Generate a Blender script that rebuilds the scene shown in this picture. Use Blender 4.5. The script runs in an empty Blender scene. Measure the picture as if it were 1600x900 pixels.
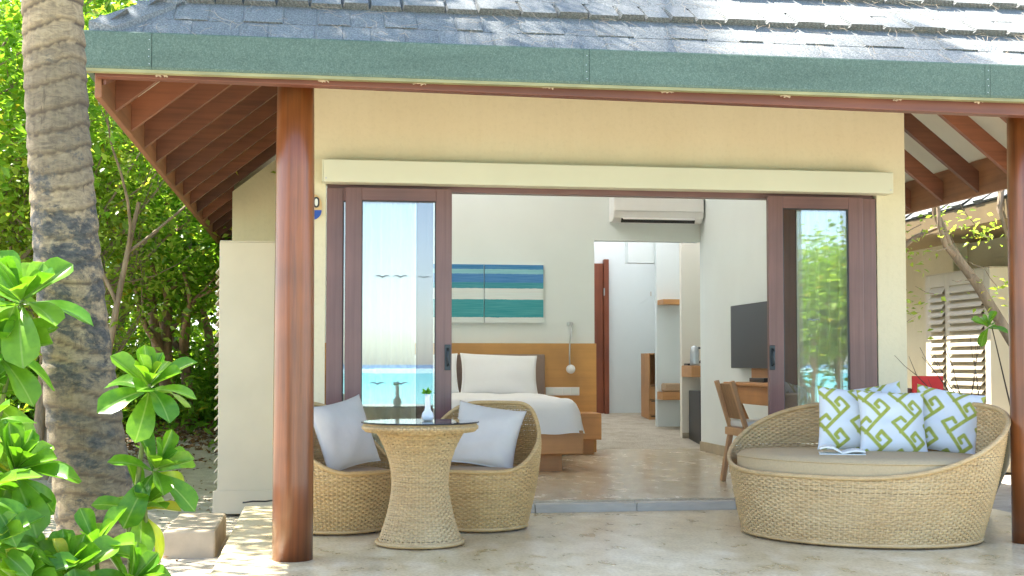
import bpy, math, random
import numpy as np
from mathutils import Vector, Matrix, Euler
random.seed(7); rng = np.random.default_rng(11)
S = bpy.context.scene
C = S.collection
R = math.radians

# ------------------------------------------------------------------ camera, sky, sun, exposure
cam = bpy.data.cameras.new('camera'); camo = bpy.data.objects.new('camera', cam); C.objects.link(camo)
S.camera = camo
cam.sensor_fit = 'HORIZONTAL'; cam.sensor_width = 36.0; cam.lens = 45.0
cam.shift_y = 34.0 / 1600.0
camo.location = (0, 0, 1.0)
camo.rotation_euler = (R(90 + 2.4), 0, R(-8.65))
cam.clip_start = 0.05; cam.clip_end = 5000

SUN = Vector((-0.37, 0.24, 0.90)).normalized()
W = bpy.data.worlds.new('World'); S.world = W; W.use_nodes = True
wn = W.node_tree; bg = wn.nodes['Background']
sky = wn.nodes.new('ShaderNodeTexSky'); sky.sky_type = 'NISHITA'; sky.sun_disc = False
sky.sun_elevation = math.asin(SUN.z); sky.sun_rotation = math.atan2(SUN.x, SUN.y)
sky.air_density = 0.75; sky.dust_density = 1.0; sky.ozone_density = 0.5
wn.links.new(sky.outputs[0], bg.inputs[0]); bg.inputs[1].default_value = 0.15
sl = bpy.data.lights.new('sun', 'SUN'); sl.energy = 5.0; sl.angle = R(0.53); sl.color = (1, 0.95, 0.87)
so = bpy.data.objects.new('sun', sl); C.objects.link(so)
so.rotation_euler = (-SUN).to_track_quat('-Z', 'Y').to_euler(); so.location = (-6, 4, 14)
S.view_settings.view_transform = 'Standard'; S.view_settings.look = 'None'
S.view_settings.exposure = 2.25; S.view_settings.gamma = 1.0
S.view_settings.use_curve_mapping = False
S.render.engine = 'CYCLES'
cy = S.cycles; cy.use_denoising = True; cy.max_bounces = 10; cy.diffuse_bounces = 6; cy.glossy_bounces = 4
cy.transmission_bounces = 4; cy.transparent_max_bounces = 16; cy.caustics_reflective = False; cy.caustics_refractive = False
cy.sample_clamp_indirect = 8.0

# ------------------------------------------------------------------ materials
def nt(name):
    m = bpy.data.materials.new(name); m.use_nodes = True
    t = m.node_tree; return m, t, t.nodes['Principled BSDF']
def N(t, kind, **kw):
    n = t.nodes.new(kind)
    for k, v in kw.items(): setattr(n, k, v)
    return n
def coords(t, stretch, kind='Object'):
    tc = N(t, 'ShaderNodeTexCoord'); mp = N(t, 'ShaderNodeMapping'); mp.inputs['Scale'].default_value = stretch
    t.links.new(tc.outputs[kind], mp.inputs[0]); return mp.outputs[0]
def noise(t, vec, scale, detail=4, rough=0.55, dist=0.0):
    n = N(t, 'ShaderNodeTexNoise'); n.inputs['Scale'].default_value = scale; n.inputs['Detail'].default_value = detail
    n.inputs['Roughness'].default_value = rough; n.inputs['Distortion'].default_value = dist
    t.links.new(vec, n.inputs['Vector']); return n.outputs['Fac']
def ramp(t, fac, stops, interp='LINEAR'):
    r = N(t, 'ShaderNodeValToRGB'); r.color_ramp.interpolation = interp
    e = r.color_ramp.elements
    while len(e) < len(stops): e.new(0.5)
    for el, (p, c) in zip(e, stops):
        el.position = p; el.color = (*c, 1) if len(c) == 3 else c
    t.links.new(fac, r.inputs[0]); return r.outputs[0]
def mixc(t, fac, a, b, mode='MIX'):
    m = N(t, 'ShaderNodeMix', data_type='RGBA', blend_type=mode)
    for s, v in ((m.inputs[0], fac), (m.inputs[6], a), (m.inputs[7], b)):
        if hasattr(v, 'is_linked'): t.links.new(v, s)
        elif isinstance(v, (int, float)): s.default_value = v
        else: s.default_value = (*v, 1)
    return m.outputs[2]
def bump(t, p, height, strength, dist=0.01):
    b = N(t, 'ShaderNodeBump'); b.inputs['Strength'].default_value = strength; b.inputs['Distance'].default_value = dist
    t.links.new(height, b.inputs['Height']); t.links.new(b.outputs[0], p.inputs['Normal'])
def sc(c, k): return tuple(min(1, x * k) for x in c)
def plain(name, col, rough=0.6, var=0.12, scale=4, stretch=(1, 1, 1), bmp=0.0, bscale=60, bdist=0.004, spec=0.5, metal=0, coat=0, obj_var=0.0, detail=4):
    m, t, p = nt(name)
    v = coords(t, stretch)
    c = ramp(t, noise(t, v, scale, detail), [(0.28, sc(col, 1 - var)), (0.72, sc(col, 1 + var))])
    if obj_var:
        oi = N(t, 'ShaderNodeObjectInfo')
        mr = N(t, 'ShaderNodeMapRange'); mr.inputs[3].default_value = 1 - obj_var; mr.inputs[4].default_value = 1 + obj_var
        t.links.new(oi.outputs['Random'], mr.inputs[0])
        vm = N(t, 'ShaderNodeVectorMath', operation='SCALE'); t.links.new(c, vm.inputs[0]); t.links.new(mr.outputs[0], vm.inputs['Scale']); c = vm.outputs[0]
    t.links.new(c, p.inputs['Base Color'])
    p.inputs['Roughness'].default_value = rough; p.inputs['Specular IOR Level'].default_value = spec
    p.inputs['Metallic'].default_value = metal; p.inputs['Coat Weight'].default_value = coat; p.inputs['Coat Roughness'].default_value = 0.15
    if bmp: bump(t, p, noise(t, v, bscale, 3), bmp, bdist)
    return m
def wood(name, col, axis, rough=0.45, var=0.35, fine=90, coat=0.0, obj_var=0.0, patch=0.0):
    st = [fine, fine, fine]; st[axis] = fine * 0.035
    m, t, p = nt(name)
    v = coords(t, tuple(s / 10 for s in st)); n1 = noise(t, v, 4.0, 6, 0.65, 0.4)
    v2 = coords(t, (1, 1, 1)); n2 = noise(t, v2, 2.2, 3)
    c1 = ramp(t, n1, [(0.25, sc(col, 1 - var)), (0.5, col), (0.8, sc(col, 1 + var))])
    c = mixc(t, 1.0, c1, ramp(t, n2, [(0.3, (0.8 - patch, 0.78 - patch, 0.8 - patch)), (0.7, (1.12, 1.08, 1.0))]), 'MULTIPLY')
    if obj_var:
        oi = N(t, 'ShaderNodeObjectInfo')
        mr = N(t, 'ShaderNodeMapRange'); mr.inputs[3].default_value = 1 - obj_var; mr.inputs[4].default_value = 1 + obj_var
        t.links.new(oi.outputs['Random'], mr.inputs[0])
        vm = N(t, 'ShaderNodeVectorMath', operation='SCALE'); t.links.new(c, vm.inputs[0]); t.links.new(mr.outputs[0], vm.inputs['Scale']); c = vm.outputs[0]
    t.links.new(c, p.inputs['Base Color']); p.inputs['Roughness'].default_value = rough
    p.inputs['Coat Weight'].default_value = coat; p.inputs['Coat Roughness'].default_value = 0.22
    bump(t, p, n1, 0.12, 0.002)
    return m
def leafmat(name, col, col2, transl=0.45, rough=0.35, per='island', yellow=0.0):
    m, t, p = nt(name)
    out = t.nodes['Material Output']
    if per == 'island':
        g = N(t, 'ShaderNodeNewGeometry'); rnd = g.outputs['Random Per Island']
    else:
        oi = N(t, 'ShaderNodeObjectInfo'); rnd = oi.outputs['Random']
    stops = [(0.0, col), (0.5, tuple((a + b) / 2 for a, b in zip(col, col2))), (0.93, col2)]
    if per == 'object': stops.append((0.965, (0.42, 0.38, 0.03)))
    if yellow: stops.append((1.0 - yellow * 0.1, (0.38, 0.30, 0.03)))
    c = ramp(t, rnd, stops)
    if per == 'object':
        tc = N(t, 'ShaderNodeTexCoord'); sy = N(t, 'ShaderNodeSeparateXYZ'); t.links.new(tc.outputs['Object'], sy.inputs[0])
        ab = N(t, 'ShaderNodeMath', operation='ABSOLUTE'); t.links.new(sy.outputs[1], ab.inputs[0])
        c = mixc(t, ramp(t, ab.outputs[0], [(0.006, (0.6, 0.6, 0.6)), (0.016, (0, 0, 0))]), c, (0.36, 0.50, 0.14))
    v = coords(t, (1, 1, 1)); c = mixc(t, 0.3, c, ramp(t, noise(t, v, 9, 3), [(0.3, sc(col, 0.7)), (0.7, sc(col2, 1.1))]))
    t.links.new(c, p.inputs['Base Color']); p.inputs['Roughness'].default_value = rough
    p.inputs['Specular IOR Level'].default_value = 0.4
    tr = N(t, 'ShaderNodeBsdfTranslucent'); t.links.new(mixc(t, 1.0, c, (1.5, 1.45, 0.7), 'MULTIPLY'), tr.inputs[0])
    mx = N(t, 'ShaderNodeMixShader'); mx.inputs[0].default_value = transl
    t.links.new(p.outputs[0], mx.inputs[1]); t.links.new(tr.outputs[0], mx.inputs[2]); t.links.new(mx.outputs[0], out.inputs[0])
    return m
def glassmat(name, refl, tint=(0.92, 0.96, 0.94)):
    m, t, p = nt(name); out = t.nodes['Material Output']
    tr = N(t, 'ShaderNodeBsdfTransparent'); tr.inputs[0].default_value = (*tint, 1)
    gl = N(t, 'ShaderNodeBsdfGlossy'); gl.inputs['Roughness'].default_value = 0.0; gl.inputs[0].default_value = (1, 1, 1, 1)
    fr = N(t, 'ShaderNodeFresnel'); fr.inputs[0].default_value = 1.5
    ad = N(t, 'ShaderNodeMath', operation='ADD'); ad.use_clamp = True; ad.inputs[1].default_value = refl
    t.links.new(fr.outputs[0], ad.inputs[0])
    mx = N(t, 'ShaderNodeMixShader'); t.links.new(ad.outputs[0], mx.inputs[0])
    t.links.new(tr.outputs[0], mx.inputs[1]); t.links.new(gl.outputs[0], mx.inputs[2]); t.links.new(mx.outputs[0], out.inputs[0])
    return m

M = {}
def render_mat():
    m, t, p = nt('cream render'); v = coords(t, (1, 1, 1))
    n1 = noise(t, v, 0.9, 6, 0.6); n2 = noise(t, coords(t, (9, 9, 0.7)), 1.6, 6, 0.65); n3 = noise(t, v, 34, 5, 0.7)
    c = ramp(t, n1, [(0.3, (0.66, 0.59, 0.40)), (0.7, (0.72, 0.66, 0.47))])
    c = mixc(t, 1.0, c, ramp(t, n2, [(0.3, (0.975, 0.972, 0.965)), (0.55, (1, 1, 1))]), 'MULTIPLY')
    c = mixc(t, 1.0, c, ramp(t, n3, [(0.25, (0.93, 0.93, 0.92)), (0.5, (1, 1, 1))]), 'MULTIPLY')
    t.links.new(c, p.inputs['Base Color']); p.inputs['Roughness'].default_value = 0.85; bump(t, p, n3, 0.25, 0.006)
    return m
M['cream'] = render_mat()
M['cover'] = plain('cream painted board', (0.68, 0.67, 0.52), 0.6, 0.04, 2)
M['cab'] = plain('beige cabinet paint', (0.64, 0.56, 0.41), 0.7, 0.07, 2, bmp=0.05)
M['white'] = plain('white wall paint', (0.74, 0.79, 0.78), 0.8, 0.03, 1.5, bmp=0.05)
M['warmlit_white'] = plain('warm-lit wall paint', (0.82, 0.77, 0.66), 0.8, 0.03, 1.5)  # warm light of the hall niche is put into this wall colour
M['gloss_white'] = plain('white plastic', (0.80, 0.80, 0.80), 0.35, 0.02)
M['column'] = wood('varnished red timber', (0.22, 0.066, 0.015), 2, 0.38, 0.5, 70, coat=0.45, patch=0.22)
M['rafter'] = wood('oiled red brown rafter', (0.18, 0.068, 0.034), 0, 0.5, 0.35, 70, obj_var=0.35)
M['beam'] = wood('red brown eave beam', (0.155, 0.055, 0.034), 0, 0.5, 0.3, 60)
M['eaveboard'] = wood('eave board', (0.25, 0.11, 0.05), 1, 0.55, 0.3, 60)
M['door'] = wood('purplish hardwood door frame', (0.17, 0.082, 0.075), 2, 0.35, 0.3, 60, coat=0.2)
M['doorh'] = wood('purplish hardwood rail', (0.17, 0.082, 0.075), 0, 0.35, 0.3, 60, coat=0.2)
M['oak_x'] = wood('honey oak across', (0.56, 0.29, 0.115), 0, 0.45, 0.14, 60)
M['oak_z'] = wood('honey oak upright', (0.56, 0.29, 0.115), 2, 0.45, 0.14, 60)
M['oak_y'] = wood('honey oak deep', (0.52, 0.25, 0.09), 1, 0.45, 0.14, 60)
M['headb'] = wood('amber headboard veneer', (0.60, 0.32, 0.10), 0, 0.5, 0.10, 50)
M['ash'] = wood('pale ash', (0.52, 0.32, 0.17), 2, 0.5, 0.15, 60)
M['reddoor'] = wood('red brown inner door', (0.23, 0.065, 0.03), 2, 0.4, 0.3, 60)
M['taupe'] = plain('taupe upholstery', (0.30, 0.22, 0.18), 0.9, 0.06, 30, bmp=0.2, bscale=300)
M['linen'] = plain('white bed linen', (0.82, 0.82, 0.83), 0.85, 0.02, 3, bmp=0.25, bscale=9, bdist=0.012)
M['greyfab'] = plain('pale grey cotton', (0.60, 0.555, 0.49), 0.95, 0.05, 6, bmp=0.5, bscale=7, bdist=0.02)
M['tanfab'] = plain('tan canvas cushion', (0.50, 0.38, 0.215), 0.95, 0.07, 90, bmp=0.25, bscale=260, bdist=0.002)
M['chairfab'] = plain('sand canvas seat pad', (0.46, 0.33, 0.21), 0.95, 0.06, 60, bmp=0.25, bscale=260, bdist=0.002)
M['black'] = plain('black plastic', (0.02, 0.02, 0.022), 0.35, 0.1)
M['handle'] = plain('dark bronze handle', (0.035, 0.045, 0.05), 0.4, 0.1, metal=0.4)
M['steel'] = plain('brushed steel', (0.55, 0.57, 0.58), 0.35, 0.08, metal=0.8)
M['sill'] = plain('grey blue stone sill', (0.52, 0.49, 0.42), 0.5, 0.12, 8, (1, 6, 6))
M['skirting'] = plain('travertine skirting', (0.42, 0.35, 0.24), 0.5, 0.2, 6)
M['vase'] = plain('white ceramic', (0.82, 0.83, 0.84), 0.15, 0.01)
M['paper'] = plain('book paper', (0.78, 0.80, 0.76), 0.8, 0.02)
M['red'] = plain('red canvas', (0.50, 0.025, 0.022), 0.8, 0.08, 20, bmp=0.2, bscale=300)
M['pot'] = plain('olive brown glazed pot', (0.085, 0.06, 0.012), 0.3, 0.4, 7, coat=0.4)
M['twig'] = plain('dry dark twig', (0.05, 0.035, 0.025), 0.85, 0.25, 20)
M['branch'] = plain('grey tan bark', (0.27, 0.20, 0.135), 0.9, 0.35, 14, (1, 1, 0.3), bmp=0.8, bscale=40, bdist=0.02)
M['branch2'] = plain('brown bark', (0.26, 0.17, 0.10), 0.9, 0.35, 14, (1, 1, 0.3), bmp=0.8, bscale=40, bdist=0.02)
M['stem'] = plain('green shrub stem', (0.16, 0.20, 0.05), 0.7, 0.25, 20)
M['concrete'] = plain('weathered concrete', (0.50, 0.40, 0.27), 0.9, 0.22, 5, bmp=0.5, bscale=60, detail=8)
M['number_beige'] = plain('beige plaque enamel', (0.62, 0.42, 0.20), 0.4, 0.04)
M['number_blue'] = plain('blue plaque enamel', (0.015, 0.07, 0.36), 0.4, 0.04)
M['gull'] = plain('grey glass decal', (0.20, 0.24, 0.26), 0.7, 0.05)
M['litter'] = plain('fallen brown leaves', (0.22, 0.12, 0.05), 0.9, 0.5, 8)
M['needle'] = plain('dry tan needles', (0.42, 0.33, 0.23), 0.9, 0.2, 4)
M['frond'] = leafmat('palm frond', (0.05, 0.13, 0.015), (0.12, 0.22, 0.03), 0.35)
M['leafA'] = leafmat('bright tree leaf', (0.10, 0.24, 0.018), (0.30, 0.44, 0.06), 0.62, yellow=0.25)
M['leafB'] = leafmat('deep tree leaf', (0.085, 0.22, 0.018), (0.22, 0.39, 0.045), 0.60, yellow=0.12)
M['leafC'] = leafmat('pale tree leaf', (0.17, 0.29, 0.035), (0.38, 0.48, 0.11), 0.62, yellow=0.2)
M['scaevola'] = leafmat('glossy yellow green shrub leaf', (0.06, 0.20, 0.010), (0.17, 0.34, 0.024), 0.34, 0.3, per='object')
M['sprig'] = leafmat('fresh sprig', (0.10, 0.34, 0.02), (0.2, 0.45, 0.04), 0.4)
M['glass'] = glassmat('sliding door glass', 0.075, (0.93, 0.96, 0.94))
M['tableglass'] = glassmat('table glass', 0.10, (0.88, 0.90, 0.88))

def shingle_mat():
    m, t, p = nt('granulated grey green shingle')
    v = coords(t, (1, 1, 1))
    g = noise(t, v, 115, 3, 0.8); b = noise(t, v, 3.0, 6, 0.65)
    c = ramp(t, b, [(0.3, (0.115, 0.13, 0.125)), (0.7, (0.215, 0.22, 0.21))])
    c = mixc(t, 0.6, c, ramp(t, g, [(0.38, (0.055, 0.07, 0.066)), (0.62, (0.34, 0.34, 0.33))]))
    oi = N(t, 'ShaderNodeObjectInfo'); mr = N(t, 'ShaderNodeMapRange'); mr.inputs[3].default_value = 0.93; mr.inputs[4].default_value = 1.07
    t.links.new(oi.outputs['Random'], mr.inputs[0])
    vm = N(t, 'ShaderNodeVectorMath', operation='SCALE'); t.links.new(c, vm.inputs[0]); t.links.new(mr.outputs[0], vm.inputs['Scale'])
    t.links.new(vm.outputs[0], p.inputs['Base Color']); p.inputs['Roughness'].default_value = 0.85
    # embossed cross-hatch of the pressed sheet
    w1 = N(t, 'ShaderNodeTexWave', wave_type='BANDS', bands_direction='DIAGONAL'); w1.inputs['Scale'].default_value = 26
    w1.inputs['Distortion'].default_value = 0.3; t.links.new(v, w1.inputs['Vector'])
    ad = N(t, 'ShaderNodeMath', operation='ADD'); t.links.new(w1.outputs['Fac'], ad.inputs[0]); t.links.new(g, ad.inputs[1])
    bump(t, p, ad.outputs[0], 0.45, 0.006)
    return m
M['shingle'] = shingle_mat()
def fascia_mat():
    m, t, p = nt('granulated green trim')
    v = coords(t, (1, 1, 1)); g = noise(t, v, 150, 4, 0.8); b = noise(t, coords(t, (0.6, 1, 4)), 2.5, 4)
    c = ramp(t, g, [(0.33, (0.042, 0.078, 0.06)), (0.52, (0.082, 0.132, 0.10)), (0.72, (0.16, 0.22, 0.178))])
    c = mixc(t, 1.0, c, ramp(t, b, [(0.3, (0.85, 0.86, 0.84)), (0.7, (1.12, 1.1, 1.1))]), 'MULTIPLY')
    t.links.new(c, p.inputs['Base Color']); p.inputs['Roughness'].default_value = 0.7; bump(t, p, g, 0.5, 0.003)
    return m
M['fascia'] = fascia_mat()
M['lip'] = plain('olive weathered drip edge', (0.26, 0.25, 0.12), 0.7, 0.25, 5, (1, 1, 6))
def floor_mat(name, a, b, c3, rough, polish):
    m, t, p = nt(name)
    v = coords(t, (1.0, 0.6, 1)); n1 = noise(t, v, 1.9, 8, 0.62, 0.9); n2 = noise(t, v, 6.5, 8, 0.62, 0.35); n3 = noise(t, v, 60, 3)
    c = ramp(t, n1, [(0.32, a), (0.5, b), (0.68, c3)])
    c = mixc(t, 0.55, c, ramp(t, n2, [(0.36, sc(a, 1.0)), (0.50, b), (0.64, sc(c3, 1.08))]))
    c = mixc(t, 0.25, c, ramp(t, n3, [(0.4, sc(a, 0.7)), (0.6, c3)]))
    t.links.new(c, p.inputs['Base Color'])
    rr = N(t, 'ShaderNodeMapRange'); rr.inputs[3].default_value = rough - 0.08; rr.inputs[4].default_value = rough + 0.14
    t.links.new(n2, rr.inputs[0]); t.links.new(rr.outputs[0], p.inputs['Roughness'])
    p.inputs['Specular IOR Level'].default_value = polish
    bump(t, p, n2, 0.05, 0.004)
    return m
M['terrace'] = floor_mat('polished beige stone', (0.42, 0.31, 0.13), (0.70, 0.57, 0.34), (0.86, 0.76, 0.55), 0.27, 0.7)
M['roomfloor'] = floor_mat('polished room floor', (0.44, 0.35, 0.23), (0.56, 0.465, 0.325), (0.66, 0.57, 0.42), 0.22, 0.6)
def sand_mat():
    m, t, p = nt('pale coral sand')
    v = coords(t, (1, 1, 1)); n1 = noise(t, v, 1.1, 7, 0.6); n2 = noise(t, v, 34, 6, 0.7); n3 = noise(t, v, 6, 6, 0.7)
    c = ramp(t, n1, [(0.3, (0.42, 0.35, 0.25)), (0.7, (0.60, 0.53, 0.42))])
    c = mixc(t, 0.4, c, ramp(t, n3, [(0.35, (0.30, 0.23, 0.14)), (0.6, (0.62, 0.56, 0.45))]))
    t.links.new(c, p.inputs['Base Color']); p.inputs['Roughness'].default_value = 0.95
    ad = N(t, 'ShaderNodeMath', operation='ADD'); t.links.new(n2, ad.inputs[0]); t.links.new(n3, ad.inputs[1])
    bump(t, p, ad.outputs[0], 0.7, 0.03)
    return m
M['sand'] = sand_mat()
def sea_mat():
    m, t, p = nt('turquoise lagoon')
    g = N(t, 'ShaderNodeNewGeometry'); sx = N(t, 'ShaderNodeSeparateXYZ'); t.links.new(g.outputs['Position'], sx.inputs[0])
    mr = N(t, 'ShaderNodeMapRange'); mr.inputs[1].default_value = -30; mr.inputs[2].default_value = -700; t.links.new(sx.outputs[1], mr.inputs[0])
    c = ramp(t, mr.outputs[0], [(0.0, (0.22, 0.62, 0.58)), (0.12, (0.06, 0.50, 0.52)), (0.5, (0.03, 0.36, 0.46)), (0.62, (0.02, 0.12, 0.30))])
    t.links.new(c, p.inputs['Base Color']); p.inputs['Roughness'].default_value = 0.25; p.inputs['Specular IOR Level'].default_value = 0.3
    bump(t, p, noise(t, coords(t, (0.4, 1, 1)), 1.5, 4), 0.3, 0.1)
    return m
M['sea'] = sea_mat()
M['foam'] = plain('white surf', (0.85, 0.87, 0.88), 0.9, 0.05)
def wicker_mat(name, col):
    m, t, p = nt(name)
    v = coords(t, (5, 5, 60)); n1 = noise(t, v, 2.2, 3, 0.6); n2 = noise(t, coords(t, (1, 1, 1.6)), 3.0, 3); n3 = noise(t, coords(t, (30, 30, 90)), 3, 3)
    c = ramp(t, n1, [(0.28, sc(col, 0.72)), (0.5, col), (0.75, sc(col, 1.32))])
    c = mixc(t, 1.0, c, ramp(t, n2, [(0.3, (0.95, 0.83, 0.70)), (0.7, (1.08, 1.06, 1.05))]), 'MULTIPLY')
    c = mixc(t, 0.25, c, ramp(t, n3, [(0.35, sc(col, 0.55)), (0.65, sc(col, 1.4))]))
    t.links.new(c, p.inputs['Base Color']); p.inputs['Roughness'].default_value = 0.5; p.inputs['Specular IOR Level'].default_value = 0.35
    return m
M['wicker'] = wicker_mat('honey synthetic wicker', (0.55, 0.385, 0.175))
M['wicker2'] = wicker_mat('pale straw wicker', (0.56, 0.41, 0.21))
def palm_mat():
    m, t, p = nt('ringed palm bark')
    v = coords(t, (1, 1, 1)); n1 = noise(t, coords(t, (1, 1, 1.5)), 8.5, 10, 0.75, 0.25); n2 = noise(t, coords(t, (4, 4, 10)), 4.5, 7, 0.75, 0.8); n3 = noise(t, coords(t, (16, 16, 2)), 3.5, 6, 0.75)
    at = N(t, 'ShaderNodeVertexColor'); at.layer_name = 'ring'; rg_ = N(t, 'ShaderNodeSeparateColor'); t.links.new(at.outputs[0], rg_.inputs[0])
    base = ramp(t, n2, [(0.30, (0.07, 0.056, 0.036)), (0.45, (0.18, 0.142, 0.082)), (0.58, (0.30, 0.24, 0.135)), (0.78, (0.37, 0.32, 0.22))])
    base = mixc(t, 0.25, base, ramp(t, n3, [(0.35, (0.16, 0.12, 0.08)), (0.65, (0.44, 0.35, 0.23))]))
    n5 = noise(t, coords(t, (5, 5, 0.8)), 9, 4, 0.6, 1.5); base = mixc(t, ramp(t, n5, [(0.30, (0.7, 0.7, 0.7)), (0.36, (0, 0, 0))]), base, (0.09, 0.066, 0.045))
    tone = ramp(t, rg_.outputs[1], [(0.0, (0.50, 0.51, 0.52)), (0.6, (1.0, 0.98, 0.94)), (1.0, (1.18, 1.12, 1.0))])
    base = mixc(t, 0.8, base, tone, 'MULTIPLY')
    base = mixc(t, ramp(t, rg_.outputs[0], [(0.1, (0, 0, 0)), (1.0, (0.95, 0.95, 0.95))]), base, (0.055, 0.042, 0.03))      # weathered leaf scars
    g = N(t, 'ShaderNodeNewGeometry'); sx = N(t, 'ShaderNodeSeparateXYZ'); t.links.new(g.outputs['Position'], sx.inputs[0])
    belt = ramp(t, sx.outputs[2], [(0.0, (0.50, 0.50, 0.50)), (0.25, (0.55, 0.55, 0.55)), (0.5, (0.62, 0.62, 0.62)), (0.60, (0.49, 0.49, 0.49)), (0.72, (0.47, 0.47, 0.47))])
    mp = belt.node; ml = N(t, 'ShaderNodeMath', operation='MULTIPLY'); ml.inputs[1].default_value = 1 / 3.0
    t.links.new(sx.outputs[2], ml.inputs[0]); t.links.new(ml.outputs[0], mp.inputs[0])
    ad = N(t, 'ShaderNodeMath', operation='ADD'); t.links.new(n1, ad.inputs[0]); t.links.new(belt, ad.inputs[1])
    stain = ramp(t, ad.outputs[0], [(0.0, (0, 0, 0)), (1.0, (0, 0, 0))]); sr = stain.node.color_ramp.elements
    sb_ = N(t, 'ShaderNodeMapRange'); sb_.interpolation_type = 'SMOOTHSTEP'; sb_.inputs[1].default_value = 1.02; sb_.inputs[2].default_value = 1.16
    t.links.new(ad.outputs[0], sb_.inputs[0])
    n4 = noise(t, coords(t, (1, 1, 2)), 26, 5, 0.7)
    c = mixc(t, sb_.outputs[0], base, ramp(t, n4, [(0.33, (0.028, 0.027, 0.024)), (0.52, (0.065, 0.066, 0.058)), (0.66, (0.14, 0.12, 0.085)), (0.80, (0.28, 0.23, 0.15))]))
    t.links.new(c, p.inputs['Base Color']); p.inputs['Roughness'].default_value = 0.9
    bump(t, p, n2, 0.4, 0.014)
    return m
M['palm'] = palm_mat()

# ------------------------------------------------------------------ mesh helpers
def wloc(o):
    v = Vector((0, 0, 0))
    while o is not None: v = v + o.location; o = o.parent
    return v
def link(o, parent=None):
    C.objects.link(o)
    if parent is not None: o.parent = parent
    return o
def tag(o, label=None, cat=None, group=None, kind=None):
    if label: o['label'] = label
    if cat: o['category'] = cat
    if group: o['group'] = group
    if kind: o['kind'] = kind
    return o
def empty(name, loc, label=None, cat=None, group=None):
    o = bpy.data.objects.new(name, None); o.location = loc; o.empty_display_size = 0.1; C.objects.link(o)
    return tag(o, label, cat, group)
def np_mesh(name, V, F4=None, F3=None, mat=None, smooth=False):
    me = bpy.data.meshes.new(name)
    V = np.asarray(V, np.float32); me.vertices.add(len(V)); me.vertices.foreach_set('co', V.ravel())
    parts = []; tot = []
    if F4 is not None and len(F4): parts.append(np.asarray(F4, np.int32).ravel()); tot += [4] * len(F4)
    if F3 is not None and len(F3): parts.append(np.asarray(F3, np.int32).ravel()); tot += [3] * len(F3)
    idx = np.concatenate(parts); tot = np.array(tot, np.int32); st = np.concatenate(([0], np.cumsum(tot)[:-1])).astype(np.int32)
    me.loops.add(len(idx)); me.loops.foreach_set('vertex_index', idx)
    me.polygons.add(len(tot)); me.polygons.foreach_set('loop_start', st); me.polygons.foreach_set('loop_total', tot)
    if smooth: me.polygons.foreach_set('use_smooth', np.ones(len(tot), bool))
    me.update(calc_edges=True)
    if mat is not None: me.materials.append(mat)
    return me
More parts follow.
